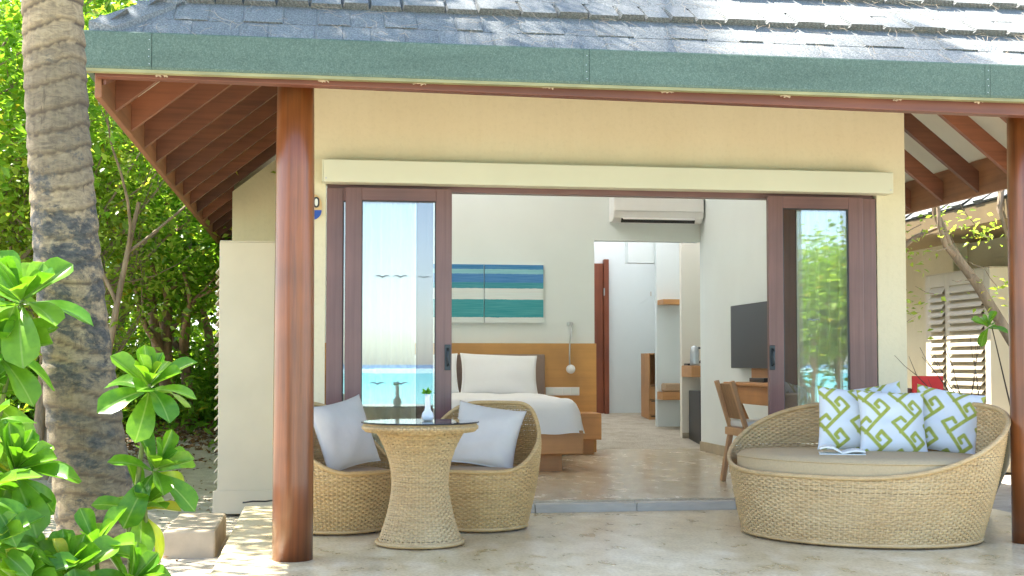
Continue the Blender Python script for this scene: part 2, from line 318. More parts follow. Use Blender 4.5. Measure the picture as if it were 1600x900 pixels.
class MB:
    """collects boxes, tubes, lathes; build() links them as one mesh object"""
    def __init__(s): s.v = []; s.f = []
    def add(s, vs, fs):
        b = len(s.v); s.v += [tuple(x) for x in vs]; s.f += [tuple(b + i for i in f) for f in fs]; return s
    def box(s, x0, x1, y0, y1, z0, z1):
        vs = [(x, y, z) for z in (z0, z1) for y in (y0, y1) for x in (x0, x1)]
        return s.add(vs, [(0, 2, 3, 1), (4, 5, 7, 6), (0, 1, 5, 4), (2, 6, 7, 3), (0, 4, 6, 2), (1, 3, 7, 5)])
    def beam(s, a, b, w, h, up=(0, 0, 1)):
        a, b = Vector(a), Vector(b); d = (b - a).normalized(); side = d.cross(Vector(up)).normalized(); u = side.cross(d)
        vs = []
        for p in (a, b):
            for i, j in ((-1, -1), (1, -1), (1, 1), (-1, 1)): vs.append(p + side * (i * w / 2) + u * (j * h / 2))
        return s.add(vs, [(0, 3, 2, 1), (4, 5, 6, 7), (0, 1, 5, 4), (1, 2, 6, 5), (2, 3, 7, 6), (3, 0, 4, 7)])
    def tube(s, pts, rad, n=8, caps=True):
        pts = [Vector(p) for p in pts]
        if not hasattr(rad, '__len__'): rad = [rad] * len(pts)
        rings = []; ref = None
        for i, p in enumerate(pts):
            d = (pts[min(i + 1, len(pts) - 1)] - pts[max(i - 1, 0)])
            d = d.normalized() if d.length > 1e-9 else Vector((0, 0, 1))
            if ref is None: ref = d.orthogonal().normalized()
            a = (ref - d * ref.dot(d)); a = a.normalized() if a.length > 1e-6 else d.orthogonal().normalized(); ref = a
            b = d.cross(a)
            rings.append([p + (a * math.cos(2 * math.pi * k / n) + b * math.sin(2 * math.pi * k / n)) * rad[i] for k in range(n)])
        vs = [q for r_ in rings for q in r_]; fs = []
        for i in range(len(pts) - 1):
            for k in range(n): fs.append((i * n + k, i * n + (k + 1) % n, (i + 1) * n + (k + 1) % n, (i + 1) * n + k))
        if caps: fs.append(tuple(range(n - 1, -1, -1))); fs.append(tuple((len(pts) - 1) * n + k for k in range(n)))
        return s.add(vs, fs)
    def ring(s, pts, r, n=8):
        pts = [Vector(p) for p in pts]; m = len(pts); vs = []; fs = []
        for i, p in enumerate(pts):
            d = (pts[(i + 1) % m] - pts[i - 1]).normalized(); a = d.cross(Vector((0, 0, 1))).normalized(); b = d.cross(a)
            for k in range(n): vs.append(p + (a * math.cos(2 * math.pi * k / n) + b * math.sin(2 * math.pi * k / n)) * r)
        for i in range(m):
            for k in range(n): fs.append((i * n + k, i * n + (k + 1) % n, ((i + 1) % m) * n + (k + 1) % n, ((i + 1) % m) * n + k))
        return s.add(vs, fs)
    def lathe(s, prof, n=32, c=(0, 0, 0), cap=True):
        vs = []; fs = []
        for r_, z in prof:
            for k in range(n): a = 2 * math.pi * k / n; vs.append((c[0] + r_ * math.cos(a), c[1] + r_ * math.sin(a), c[2] + z))
        for i in range(len(prof) - 1):
            for k in range(n): fs.append((i * n + k, i * n + (k + 1) % n, (i + 1) * n + (k + 1) % n, (i + 1) * n + k))
        if cap: fs.append(tuple(range(n - 1, -1, -1))); fs.append(tuple((len(prof) - 1) * n + k for k in range(n)))
        return s.add(vs, fs)
    def prism(s, poly, y0, y1):   # polygon in XZ extruded along Y
        n = len(poly); vs = [(x, y0, z) for x, z in poly] + [(x, y1, z) for x, z in poly]
        return s.add(vs, [tuple(range(n)), tuple(range(2 * n - 1, n - 1, -1))] + [(i, n + i, n + (i + 1) % n, (i + 1) % n) for i in range(n)])
    def mesh(s, name, mat, smooth=False, off=Vector((0, 0, 0))):
        me = bpy.data.meshes.new(name); me.from_pydata([(x - off.x, y - off.y, z - off.z) for x, y, z in s.v], [], s.f)
        me.materials.append(mat)
        if smooth: me.polygons.foreach_set('use_smooth', [True] * len(me.polygons))
        me.update(); return me
    def build(s, name, mat, parent=None, smooth=False, bevel=0.0, seg=2, label=None, cat=None, group=None, kind=None, local=False):
        off = Vector((0, 0, 0)) if (parent is None or local) else wloc(parent)
        o = bpy.data.objects.new(name, s.mesh(name, mat, smooth, off)); link(o, parent)
        if bevel:
            b = o.modifiers.new('bevel', 'BEVEL'); b.width = bevel; b.segments = seg; b.limit_method = 'ANGLE'; b.angle_limit = R(40)
        return tag(o, label, cat, group, kind)
def box(name, mat, parent, x0, x1, y0, y1, z0, z1, bevel=0.0, **kw):
    return MB().box(x0, x1, y0, y1, z0, z1).build(name, mat, parent, bevel=bevel, **kw)
def sm(a, b, x):
    t = np.clip((np.asarray(x, float) - a) / (b - a), 0, 1); return t * t * (3 - 2 * t)

# ------------------------------------------------------------------ ground, terrace, sea
def gz(x, y):
    x = np.asarray(x, float); y = np.asarray(y, float)
    z = -0.12 + 0.50 * sm(10.5, 18, y) + 0.03 * np.sin(x * 1.9 + 0.7 * y) * np.sin(y * 1.3 - x) * sm(0.4, 2.5, np.abs(x - 2.2) - 2.2)
    z = z - 2.2 * sm(-12, -55, y) - 0.0 * x
    return z
xs = np.concatenate(([-1500, -600, -200, -80, -40, -25, -18], np.arange(-14, 14.01, 0.35), [18, 25, 40, 80, 200, 600, 1500]))
ys = np.concatenate(([-1500, -400, -120, -80], np.arange(-60, -8, 4.0), np.arange(-8, 26, 0.35), [30, 36, 50, 80, 200, 600, 1500]))
gx, gy = np.meshgrid(xs, ys); gzv = gz(gx, gy); nx, ny = len(xs), len(ys)
I = np.arange(nx * ny).reshape(ny, nx)
gme = np_mesh('ground', np.stack([gx, gy, gzv], -1).reshape(-1, 3), np.stack([I[:-1, :-1], I[:-1, 1:], I[1:, 1:], I[1:, :-1]], -1).reshape(-1, 4), None, M['sand'], True)
tag(link(bpy.data.objects.new('ground', gme)), 'pale sandy ground around the bungalow', None, None, 'structure')
sea = MB().add([(-1500, -1500, -0.75), (1500, -1500, -0.75), (1500, -24, -0.75), (-1500, -24, -0.75)], [(0, 1, 2, 3)]).build('water', M['sea'])
tag(sea, 'turquoise lagoon off the beach', None, None, 'structure')
b = MB()
for k in range(60):
    x = -300 + k * 10; yy = -205 + 14 * math.sin(k * 0.8) + (k - 30) * 0.9
    b.box(x, x + 11, yy - 3 - 2 * random.random(), yy + 3, -0.74, -0.15 + 0.35 * random.random())
tag(b.build('water_surf', M['foam']), 'white line of surf on the reef', None, None, 'structure')
TX0, TX1 = -0.5, 4.62
ter = MB(); ter.box(TX0, TX1, 5.2, 8.50, -0.5, 0.0); ter.box(TX0, -0.14, 8.50, 9.2, -0.5, 0.0); ter.box(4.14, TX1, 8.50, 9.0, -0.5, 0.0)
tag(ter.build('terrace_pavement', M['terrace'], bevel=0.012), 'polished beige stone terrace floor', None, None, 'structure')

# ------------------------------------------------------------------ bungalow
HX0, HX1, HY0, HY1, PITCH = -1.12, 5.12, 6.33, 19.6, 0.79
bung = empty('bungalow', (2.0, 8.53, 0), 'cream bungalow with grey shingle hip roof and open sliding doors onto the terrace', 'bungalow')
YW = 8.534
# front wall with the wide opening; top runs under the front slope
def roof_under(x, y): return 2.40 + PITCH * min(x - HX0, HX1 - x, y - HY0, HY1 - y)
zt = 4.05
MB().prism([(-0.13, -0.1), (0.05, -0.1), (0.05, 2.20), (3.91, 2.20), (3.91, -0.1), (4.124, -0.1), (4.124, zt), (-0.13, zt)], YW, YW + 0.16).build('front_wall', M['cream'], bung)
# side walls: left one has an unseen window opening, added to let daylight in
sw = MB()
sw.box(-0.12, 0.02, YW + 0.16, 8.95, -0.2, 3.1); sw.box(-0.12, 0.02, 8.95, 10.05, -0.2, 0.95); sw.box(-0.12, 0.02, 8.95, 10.05, 2.15, 3.1); sw.box(-0.12, 0.02, 10.05, 16.9, -0.2, 3.1)
sw.build('side_wall', M['cream'], bung)
sw = MB(); sw.box(4.06, 4.118, YW + 0.16, 13.26, -0.2, 3.1); sw.box(4.75, 4.85, 13.4, 16.9, -0.2, 2.72); sw.box(4.118, 4.85, 13.27, 13.40, -0.2, 2.72)
sw.build('side_wall', M['white'], bung)
# bathroom block stepping out on the left, its gable top follows the roof
MB().prism([(-0.765, -0.2), (-0.121, -0.2), (-0.121, 3.06), (-0.765, 2.55)], 11.75, 16.8).build('bathroom_wall', M['cream'], bung)
# room shell
box('room_floor', M['roomfloor'], bung, 0.02, 4.06, YW + 0.06, 13.26, -0.1, 0.07)
box('room_floor', M['roomfloor'], bung, 2.6, 4.75, 13.262, 16.8, -0.1, 0.068)
bw = MB(); bw.box(0.021, 2.90, 13.26, 13.40, 0.0, 2.98); bw.box(2.90, 4.06, 13.26, 13.40, 2.305, 2.98)
bw.build('back_wall', M['white'], bung)
box('hall_wall', M['white'], bung, 2.6, 4.75, 16.7, 16.8, 0, 2.98)
box('hall_wall', M['white'], bung, 2.62, 2.72, 13.40, 16.7, 0, 2.98)
box('closet_wall', M['white'], bung, 4.114, 4.75, 15.25, 15.33, 0.06, 2.98)
box('hall_bulkhead', M['white'], bung, 3.78, 4.75, 15.34, 15.5, 2.24, 2.98)
box('vanity_wall', M['warmlit_white'], bung, 4.17, 4.75, 14.35, 14.43, 0.06, 2.98)
# inner door, ajar edge-on in the hall
idr = box('inner_door', M['reddoor'], bung, 3.50, 3.76, 16.64, 16.69, 0.07, 2.33)
box('door_frame', M['reddoor'], idr, 3.765, 3.83, 16.60, 16.695, 0.07, 2.385, 0.006)
box('hinge', M['steel'], idr, 3.755, 3.772, 16.595, 16.6, 1.9, 2.0)
for (a, b_, c, d) in ((3.84, 4.11, 16.68, 16.70), (4.114, 4.40, 15.235, 15.25), (4.17, 4.30, 14.335, 14.35)):
    box('skirting', M['skirting'], bung, a, b_, c, d, 0.07, 0.20)
box('skirting', M['skirting'], bung, 4.045, 4.06, YW + 0.2, 13.255, 0.07, 0.17)
# threshold sill with its joints
xs_ = [0.06, 0.75, 1.45, 2.15, 2.85, 3.90]
for a, b_ in zip(xs_[:-1], xs_[1:]): box('threshold_stone', M['sill'], bung, a + 0.002, b_ - 0.002, 8.50, 8.592, -0.03, 0.056, 0.004)
# pelmet over the doors
pel = box('pelmet', M['cover'], bung, 0.032, 3.976, 8.40, 8.53, 2.186, 2.335, 0.006)
box('end_cap', M['cover'], pel, 0.024, 0.031, 8.402, 8.528, 2.190, 2.331)
for x in (0.05, 3.955): MB().tube([(x, 8.398, 2.21), (x, 8.402, 2.21)], 0.006, 8).build('screw', M['steel'], pel)
box('head_track', M['doorh'], bung, 0.06, 3.90, 8.575, 8.66, 2.155, 2.198)
# sliding doors
def sliding(x0, x1, y, handle, gulls=()):
    d = empty('sliding_door', (0, 0, 0)); d.parent = bung; d.location = Vector((x0, y, 0.06)) - wloc(bung)
    z0, z1, sw_, t = 0.062, 2.165, 0.107, 0.042
    box('stile', M['door'], d, x0, x0 + sw_, y, y + t, z0, z1, 0.004); box('stile', M['door'], d, x1 - sw_, x1, y, y + t, z0, z1, 0.004)
    box('rail', M['doorh'], d, x0 + sw_, x1 - sw_, y + 0.001, y + t - 0.001, z1 - 0.085, z1 - 0.001, 0.003)
    box('rail', M['doorh'], d, x0 + sw_, x1 - sw_, y + 0.001, y + t - 0.001, z0 + 0.001, z0 + 0.16, 0.003)
    pg = box('pane', M['glass'], d, x0 + sw_ - 0.004, x1 - sw_ + 0.004, y + 0.018, y + 0.024, z0 + 0.155, z1 - 0.08)
    bead = MB()
    for xa in (x0 + sw_, x1 - sw_ - 0.006): bead.box(xa, xa + 0.006, y + 0.006, y + 0.017, z0 + 0.16, z1 - 0.085)
    bead.box(x0 + sw_ + 0.006, x1 - sw_ - 0.006, y + 0.006, y + 0.017, z1 - 0.092, z1 - 0.086)
    bead.build('glazing_bead', M['black'], d)
    if handle is not None:
        h = MB(); h.box(handle - 0.02, handle + 0.02, y - 0.012, y - 0.001, 0.955, 1.125)
        h.tube([(handle, y - 0.012, 0.985), (handle + 0.004, y - 0.035, 1.0), (handle - 0.004, y - 0.038, 1.04), (handle + 0.004, y - 0.035, 1.08), (handle, y - 0.012, 1.10)], 0.009, 8)
        h.build('handle', M['handle'], d, bevel=0.008, seg=3)
    for gx_, gz_, s in gulls:
        g = MB(); n = 7; up = []; lo = []
        for k in range(n):
            u = k / (n - 1) * 2 - 1; a = abs(u); zz = 0.018 * (1 - (1 - a) ** 2) - 0.02 * a * a + 0.004
            th_ = 0.011 * (1 - a) ** 0.8 + 0.001
            up.append((gx_ + s * u * 0.055, zz * s + gz_)); lo.append((gx_ + s * u * 0.055, zz * s + gz_ - th_ * s))
        g.prism(up + lo[::-1], y + 0.0165, y + 0.0178); g.build('gull_decal', M['gull'], d)
    return d
sliding(0.18, 0.885, 8.484, 0.857, ((0.425, 1.574, 1), (0.545, 1.575, 1), (0.395, 0.865, 1), (0.55, 0.865, 1), (0.70, 1.572, 0.8)))
sliding(0.058, 0.765, 8.532, None)
sliding(3.09, 3.785, 8.484, 3.108, ((3.42, 1.30, 0.9),))
sliding(3.20, 3.90, 8.532, None)
def sheer_mat():
    m, t, p = nt('sheer white curtain'); out = t.nodes['Material Output']
    p.inputs['Base Color'].default_value = (0.78, 0.79, 0.76, 1); p.inputs['Roughness'].default_value = 0.9
    tr = N(t, 'ShaderNodeBsdfTranslucent'); tr.inputs[0].default_value = (0.78, 0.80, 0.77, 1)
    mx = N(t, 'ShaderNodeMixShader'); mx.inputs[0].default_value = 0.55
    t.links.new(p.outputs[0], mx.inputs[1]); t.links.new(tr.outputs[0], mx.inputs[2]); t.links.new(mx.outputs[0], out.inputs[0]); return m
M['sheer'] = sheer_mat()
for x0, x1, lb in ((0.06, 0.66, 'sheer white curtain gathered behind the left sliding doors'), (3.33, 4.00, 'sheer white curtain gathered behind the right sliding doors')):
    n = 90; xsn = np.linspace(x0, x1, n); yv = 8.78 + 0.03 * np.sin(np.linspace(0, 1, n) * 2 * math.pi * 8.5) + 0.008 * np.sin(np.linspace(0, 1, n) * 41)
    V = np.concatenate([np.stack([xsn, 8.78 + (yv - 8.78) * k_, np.full(n, z_)], -1) for k_, z_ in ((0.7, 2.17), (1.0, 1.5), (1.1, 0.8), (1.2, 0.085))]); I = np.arange(4 * n).reshape(4, n)
    tag(link(bpy.data.objects.new('curtain', np_mesh('curtain', V, np.stack([I[:-1, :-1], I[:-1, 1:], I[1:, 1:], I[1:, :-1]], -1).reshape(-1, 4), None, M['sheer'], True))), lb, 'curtain', 'sheer door curtains')
# number plaque beside the doors
pq = MB(); pts = []
for k in range(24):
    a = 2 * math.pi * k / 24; pts.append((-0.055 + 0.08 * math.copysign(abs(math.cos(a)) ** 0.8, math.cos(a)), 2.033 + 0.088 * math.copysign(abs(math.sin(a)) ** 0.75, math.sin(a))))
pqo = pq.prism([p for p in pts if p[1] >= 2.0] and pts, 8.522, 8.533).build('number_plaque', M['number_beige'], bung)
low = [p for p in pts if p[1] < 2.012]; low = [(low[0][0], 2.012)] + low + [(low[-1][0], 2.012)]
MB().prism([(x, z) for x, z in low], 8.519, 8.5215).build('blue_band', M['number_blue'], pqo)
ring_o = [(-0.012 + 0.021 * math.cos(2 * math.pi * k / 20), 2.064 + 0.036 * math.copysign(abs(math.sin(2 * math.pi * k / 20)) ** 0.6, math.sin(2 * math.pi * k / 20))) for k in range(20)]
rg = MB(); vs = []
for yy in (8.5185, 8.5215):
    vs += [(x, yy, z) for x, z in ring_o] + [(-0.012 + (x + 0.012) * 0.5, yy, 2.064 + (z - 2.064) * 0.68) for x, z in ring_o]
rg.add(vs, [(k, (k + 1) % 20, 20 + (k + 1) % 20, 20 + k) for k in range(20)] + [(k, 40 + k, 40 + (k + 1) % 20, (k + 1) % 20) for k in range(20)])
rg.build('digit', M['black'], pqo)
ctr = [( -0.012 + (x + 0.012) * 0.5, 2.064 + (z - 2.064) * 0.68) for x, z in ring_o]
MB().prism(ctr, 8.5195, 8.5215).build('digit_counter', M['paper'], pqo)

# columns
def column(cx_, cy_):
    c = MB(); n = 40; prof = [(0.103, 0.0), (0.1035, 0.4), (0.102, 1.2), (0.0985, 2.0), (0.094, 2.46)]
    c.lathe(prof, n, (cx_, cy_, 0.0)); c.build('column', M['column'], bung, smooth=True)
column(-0.118, 6.679); column(3.952, 6.679)

# roof body (four slopes, underside boarded)
ze = 2.575
def hip_faces(off):
    rx = (HX1 - HX0) / 2; zr = ze + PITCH * rx + off
    a, b_, c, d = (HX0, HY0, ze + off), (HX1, HY0, ze + off), (HX1, HY1, ze + off), (HX0, HY1, ze + off)
    e, f_ = ((HX0 + HX1) / 2, HY0 + rx, zr), ((HX0 + HX1) / 2, HY1 - rx, zr)
    return [a, b_, c, d, e, f_]
SKY2 = (2.75, 4.60, 13.5, 16.6)     # unseen opening in the right slope, added to brighten the hall
SKY = (0.50, 1.50, 10.5, 12.8)     # unseen opening in the left slope, added to brighten the room (plan x0, x1, y0, y1)
def slope_sheet(off, flip):
    P = hip_faces(off); zl = lambda x: ze + off + PITCH * (x - HX0)
    x0, x1, y0, y1 = SKY
    P += [(x0, y0, zl(x0)), (x1, y0, zl(x1)), (x1, y1, zl(x1)), (x0, y1, zl(x0))]
    x0, x1, y0, y1 = SKY2; zr_ = lambda x: ze + off + PITCH * (HX1 - x)
    P += [(x0, y0, zr_(x0)), (x1, y0, zr_(x1)), (x1, y1, zr_(x1)), (x0, y1, zr_(x0))]
    F_ = [(0, 1, 4), (1, 2, 12, 11), (2, 5, 13, 12), (5, 4, 10, 13), (4, 1, 11, 10), (2, 3, 5), (0, 4, 7, 6), (4, 5, 8, 7), (5, 3, 9, 8), (3, 0, 6, 9)]
    return P, ([f_[::-1] for f_ in F_] if flip else F_)
rb = MB(); rb.add(*slope_sheet(0.0, False))
roof = rb.build('roof', M['shingle'], bung)
sf = MB(); sf.add(*slope_sheet(-0.035, True))
sf.build('soffit_boarding', plain('cream soffit board', (0.70, 0.66, 0.54), 0.8, 0.05, 3), roof)
def added_skylight_mat():
    m, t, p = nt('opal skylight sheet'); out = t.nodes['Material Output']
    tr = N(t, 'ShaderNodeBsdfTranslucent'); tr.inputs[0].default_value = (0.9, 0.9, 0.9, 1); t.links.new(tr.outputs[0], out.inputs[0]); return m
x0_, x1_, y0_, y1_ = SKY; zl_ = lambda x: ze - 0.015 + PITCH * (x - HX0)
MB().add([(x0_, y0_, zl_(x0_)), (x1_, y0_, zl_(x1_)), (x1_, y1_, zl_(x1_)), (x0_, y1_, zl_(x0_))], [(0, 1, 2, 3)]).build('added_skylight', added_skylight_mat(), roof)
x0_, x1_, y0_, y1_ = SKY2; zl_ = lambda x: ze - 0.015 + PITCH * (HX1 - x)
MB().add([(x0_, y0_, zl_(x0_)), (x1_, y0_, zl_(x1_)), (x1_, y1_, zl_(x1_)), (x0_, y1_, zl_(x0_))], [(0, 1, 2, 3)]).build('added_skylight', C.objects['added_skylight'].data.materials[0], roof)
# shingles of the front slope: paired half courses, pressed panels with stepped tabs
ca = 1 / math.sqrt(1 + PITCH ** 2); sa = PITCH * ca; ANG = math.atan(PITCH)
tabs = {}
def tab_mesh(w, L, t, key):
    if key in tabs: return tabs[key]
    m = MB(); c = 0.010 if t > 0.02 else 0.006
    # local: x along eave, y up the slope, z off the slope; sloped shoulders at both ends
    u_ = t * 0.45  # undercut added to shade the riser; actual panels have upright risers
    m.add([(0, u_, 0.0), (w, u_, 0.0), (w - c, 0, t), (c, 0, t), (0, L, -0.004), (w, L, -0.004), (w - c, L, t * 0.12), (c, L, t * 0.12)],
          [(0, 1, 2, 3), (5, 4, 7, 6), (3, 2, 6, 7), (0, 3, 7, 4), (1, 5, 6, 2), (0, 4, 5, 1)])
    tabs[key] = m.mesh('shingle', M['shingle']); return tabs[key]
HALF = 0.205; count = 0; rest = MB()
base = wloc(roof)
for h in range(22):
    s0 = 0.012 + h * HALF; y = HY0 + s0 * ca; z = ze + s0 * sa
    inset = y - HY0; x = HX0 + inset + 0.03; xe = HX1 - inset - 0.03
    main = h % 2 == 0 and h > 0; k = 0
    if xe - x < 0.3: break
    while x < xe - 0.05:
        w = random.choice((0.14, 0.17, 0.20, 0.23)); w = min(w, xe - x)
        if main: t = 0.046 if k % 2 else 0.036
        else: t = random.choice((0.011, 0.009)) if k % 2 else 0.003
        wk = round(w, 2); key = (wk, t)
        if h < 7 and w > 0.1 and count < 296:
            o = bpy.data.objects.new('shingle', tab_mesh(wk, HALF + 0.03, t, key)); o.parent = roof
            o.location = Vector((x, y, z + 0.001)) - base; o.rotation_euler = (ANG, 0, 0); C.objects.link(o); count += 1
        else:
            q = lambda a, b_, c_: (x + a, y + b_ * ca - c_ * sa, z + b_ * sa + c_ * ca)
            L = HALF + 0.03
            rest.add([q(0, 0, 0), q(w, 0, 0), q(w, 0, t), q(0, 0, t), q(w, L, 0.002), q(0, L, 0.002)], [(0, 1, 2, 3), (3, 2, 4, 5)])
        x += w; k += 1
# courses of the side slopes
for side in (-1, 1):
    for h in range(30):
        s0 = 0.012 + h * HALF; inset = s0 * ca; z = ze + s0 * sa
        if inset > 3.0: break
        y = HY0 + inset + 0.05; k = 0; t = 0.03 if h % 2 == 0 and h else 0.01
        X = (HX0 + inset) if side < 0 else (HX1 - inset)
        while y < HY1 - inset:
            w = random.choice((0.17, 0.2, 0.23)) * (1 if y < 9 else 3); tt = t * (1 if k % 2 else 0.55); L = HALF + 0.03
            if side > 0 and SKY2[0] < X < SKY2[1] + 0.2 and SKY2[2] - w < y < SKY2[3]: y += w; k += 1; continue
            if side < 0 and SKY[0] - 0.2 < X < SKY[1] and SKY[2] - w < y < SKY[3]: y += w; k += 1; continue
            q = lambda a, b_, c_: (X - side * (b_ * ca - c_ * sa), y + a, z + b_ * sa + c_ * ca)
            rest.add([q(0, 0, 0), q(w, 0, 0), q(w, 0, tt), q(0, 0, tt), q(w, L, 0.002), q(0, L, 0.002)], [(0, 1, 2, 3), (3, 2, 4, 5)])
            y += w; k += 1
rest.build('shingle_field', M['shingle'], roof, kind='stuff')
# hip caps
for side in (-1, 1):
    for k in range(12):
        d0, d1 = 0.02 + k * 0.26, 0.02 + k * 0.26 + 0.30
        pts = []
        for d, lift in ((d0, 0.062), (d1, 0.045)):
            X = HX0 + d if side < 0 else HX1 - d; s_ = -side
            c0 = Vector((X, HY0 + d, ze + PITCH * d + lift))
            pts += [c0 + Vector((-0.10 * s_ * 0.2, 0.12, -0.022 - 0.0)), c0, c0 + Vector((0.12 * s_, -0.0, -0.022))]
        lo_ = [p - Vector((0, 0, 0.05)) for p in pts]
        MB().add(pts + lo_, [(0, 1, 4, 3), (1, 2, 5, 4), (6, 7, 1, 0), (7, 8, 2, 1), (0, 3, 9, 6), (2, 8, 11, 5)]).build('hip_cap', M['shingle'], roof)
# needles caught on the roof
nd = MB()
for k in range(620):
    s0 = random.random() ** 1.5 * 1.5 + 0.02; y0 = HY0 + s0 * ca; z0 = ze + s0 * sa + 0.03; x0 = random.uniform(HX0 + 0.2 + s0, HX1 - s0 * ca) if k % 3 else random.gauss(3.9, 0.7)
    if x0 > HX1 - s0 * ca: continue
    a = random.uniform(0, math.pi); L = random.uniform(0.05, 0.16); bend = random.uniform(-0.018, 0.018); pts = []
    for u in (0, 0.33, 0.66, 1):
        dx = math.cos(a) * L * (u - 0.5) - math.sin(a) * bend * (u * (1 - u) * 4); ds = math.sin(a) * L * (u - 0.5) + math.cos(a) * bend * (u * (1 - u) * 4)
        pts.append((x0 + dx, y0 + ds * ca, z0 + ds * sa + random.uniform(0, 0.012)))
    nd.tube(pts, 0.0008, 3, False)
nd.build('dry_needles', M['needle'], roof, kind='stuff')
# green eave trim in lengths with riveted joints
joints = [HX0, -0.80, 1.36, 3.55, HX1]
for a, b_ in zip(joints[:-1], joints[1:]):
    f_ = MB(); prof = [(6.330, 2.602), (6.326, 2.595), (6.326, 2.432), (6.331, 2.420), (6.362, 2.420), (6.362, 2.602)]
    vs = [(a + 0.001, y, z) for y, z in prof] + [(b_ - 0.001, y, z) for y, z in prof]; n = len(prof)
    f_.add(vs, [tuple(range(n - 1, -1, -1)), tuple(range(n, 2 * n))] + [(i, (i + 1) % n, n + (i + 1) % n, n + i) for i in range(n)])
    tr = f_.build('eave_trim', M['fascia'], bung)
    if a > HX0:
        for zz in (2.447, 2.483, 2.517, 2.565):
            MB().lathe([(0.004, 0), (0.002, 0.003)], 8).build('rivet', M['steel'], tr, local=True)
            o = C.objects[-1]; o.rotation_euler = (R(90), 0, 0); o.location = Vector((a - 0.014 + random.uniform(-.003, .003), 6.3255, zz)) - wloc(bung)
        box('overlap_seam', M['fascia'], tr, a - 0.03, a - 0.002, 6.3235, 6.3258, 2.434, 2.594)
box('drip_edge', M['lip'], bung, HX0, HX1, 6.333, 6.375, 2.404, 2.4195)
for X0, X1 in ((HX0 - 0.002, HX0 + 0.028), (HX1 - 0.028, HX1 + 0.002)):
    MB().box(X0, X1, 6.364, HY1, 2.42, 2.60).build('eave_trim', M['fascia'], bung)
# eave beam along the front, dipping a little to the right, with mud nests
bm = MB(); bm.add([(-1.075, 6.40, 2.395), (5.075, 6.40, 2.330), (5.075, 6.47, 2.330), (-1.075, 6.47, 2.395), (-1.075, 6.40, 2.52), (5.075, 6.40, 2.52), (5.075, 6.47, 2.52), (-1.075, 6.47, 2.52)],
       [(0, 3, 2, 1), (4, 5, 6, 7), (0, 1, 5, 4), (2, 3, 7, 6), (0, 4, 7, 3), (1, 2, 6, 5)])
beam = bm.build('eave_beam', M['beam'], bung, bevel=0.004)
for x in (-0.76, 0.02, 0.50, 1.15, 1.78, 2.42, 3.05, 3.50):
    m = MB(); zc = 2.413
    for k in range(9): m.tube([(x + random.uniform(-.035, .035), 6.372 + random.uniform(-.004, .0), zc - 0.012 + random.uniform(-.008, .004)), (x + random.uniform(-.03, .03), 6.36, zc + random.uniform(-.01, .005))], [0.004, 0.002], 5)
    m.build('straw_tuft', M['needle'], beam)
box('wall_plate', M['rafter'], bung, -0.12, 4.05, 6.62, 6.74, 2.456, 2.52)
# side eave boards
box('eave_board', M['eaveboard'], bung, -1.089, -1.055, 6.475, HY1 - .05, 2.305, 2.575, 0.004)
box('eave_board', M['eaveboard'], bung, 5.055, 5.089, 6.475, HY1 - .05, 2.300, 2.575, 0.004)
# rafters of both side slopes, then of the front slope
rh, rw = 0.16, 0.045
def rafter(p, q, depth=rh):
    m = MB(); p, q = Vector(p), Vector(q); d = (q - p); side = Vector((d.y, -d.x, 0)).normalized() * rw / 2; up = Vector((0, 0, depth))
    vs = [p - side, p + side, q + side, q - side]; vs = vs + [v + up for v in vs]
    m.add(vs, [(0, 3, 2, 1), (4, 5, 6, 7), (0, 1, 5, 4), (1, 2, 6, 5), (2, 3, 7, 6), (3, 0, 4, 7)])
    return m.build('rafter', M['rafter'], bung)
for k in range(17):
    y = 6.92 + 0.575 * k
    if y > 16.2: break
    run = min(y - HY0 - 0.06, 2.6) if y < YW else 0.86
    if y > 11.7: run = 0.28
    for side in (-1, 1):
        X = -1.054 if side < 0 else 5.054; s_ = -side; rr = run if side < 0 else (run if y < YW else 0.92)
        rafter((X, y, 2.325), (X + s_ * rr, y, 2.325 + PITCH * rr))
for k in range(10):
    x = -0.55 + 0.575 * k; run = min(x - HX0, HX1 - x, 2.05)
    if run > 0.3: rafter((x, 6.475, 2.40), (x, 6.475 + run - 0.15, 2.40 + PITCH * (run - 0.15)), 0.14)
for side in (-1, 1):
    X = -1.05 if side < 0 else 5.05
    rafter((X, 6.48, 2.37), (X - side * 2.0, 8.48, 2.37 + PITCH * 2.0), 0.16)

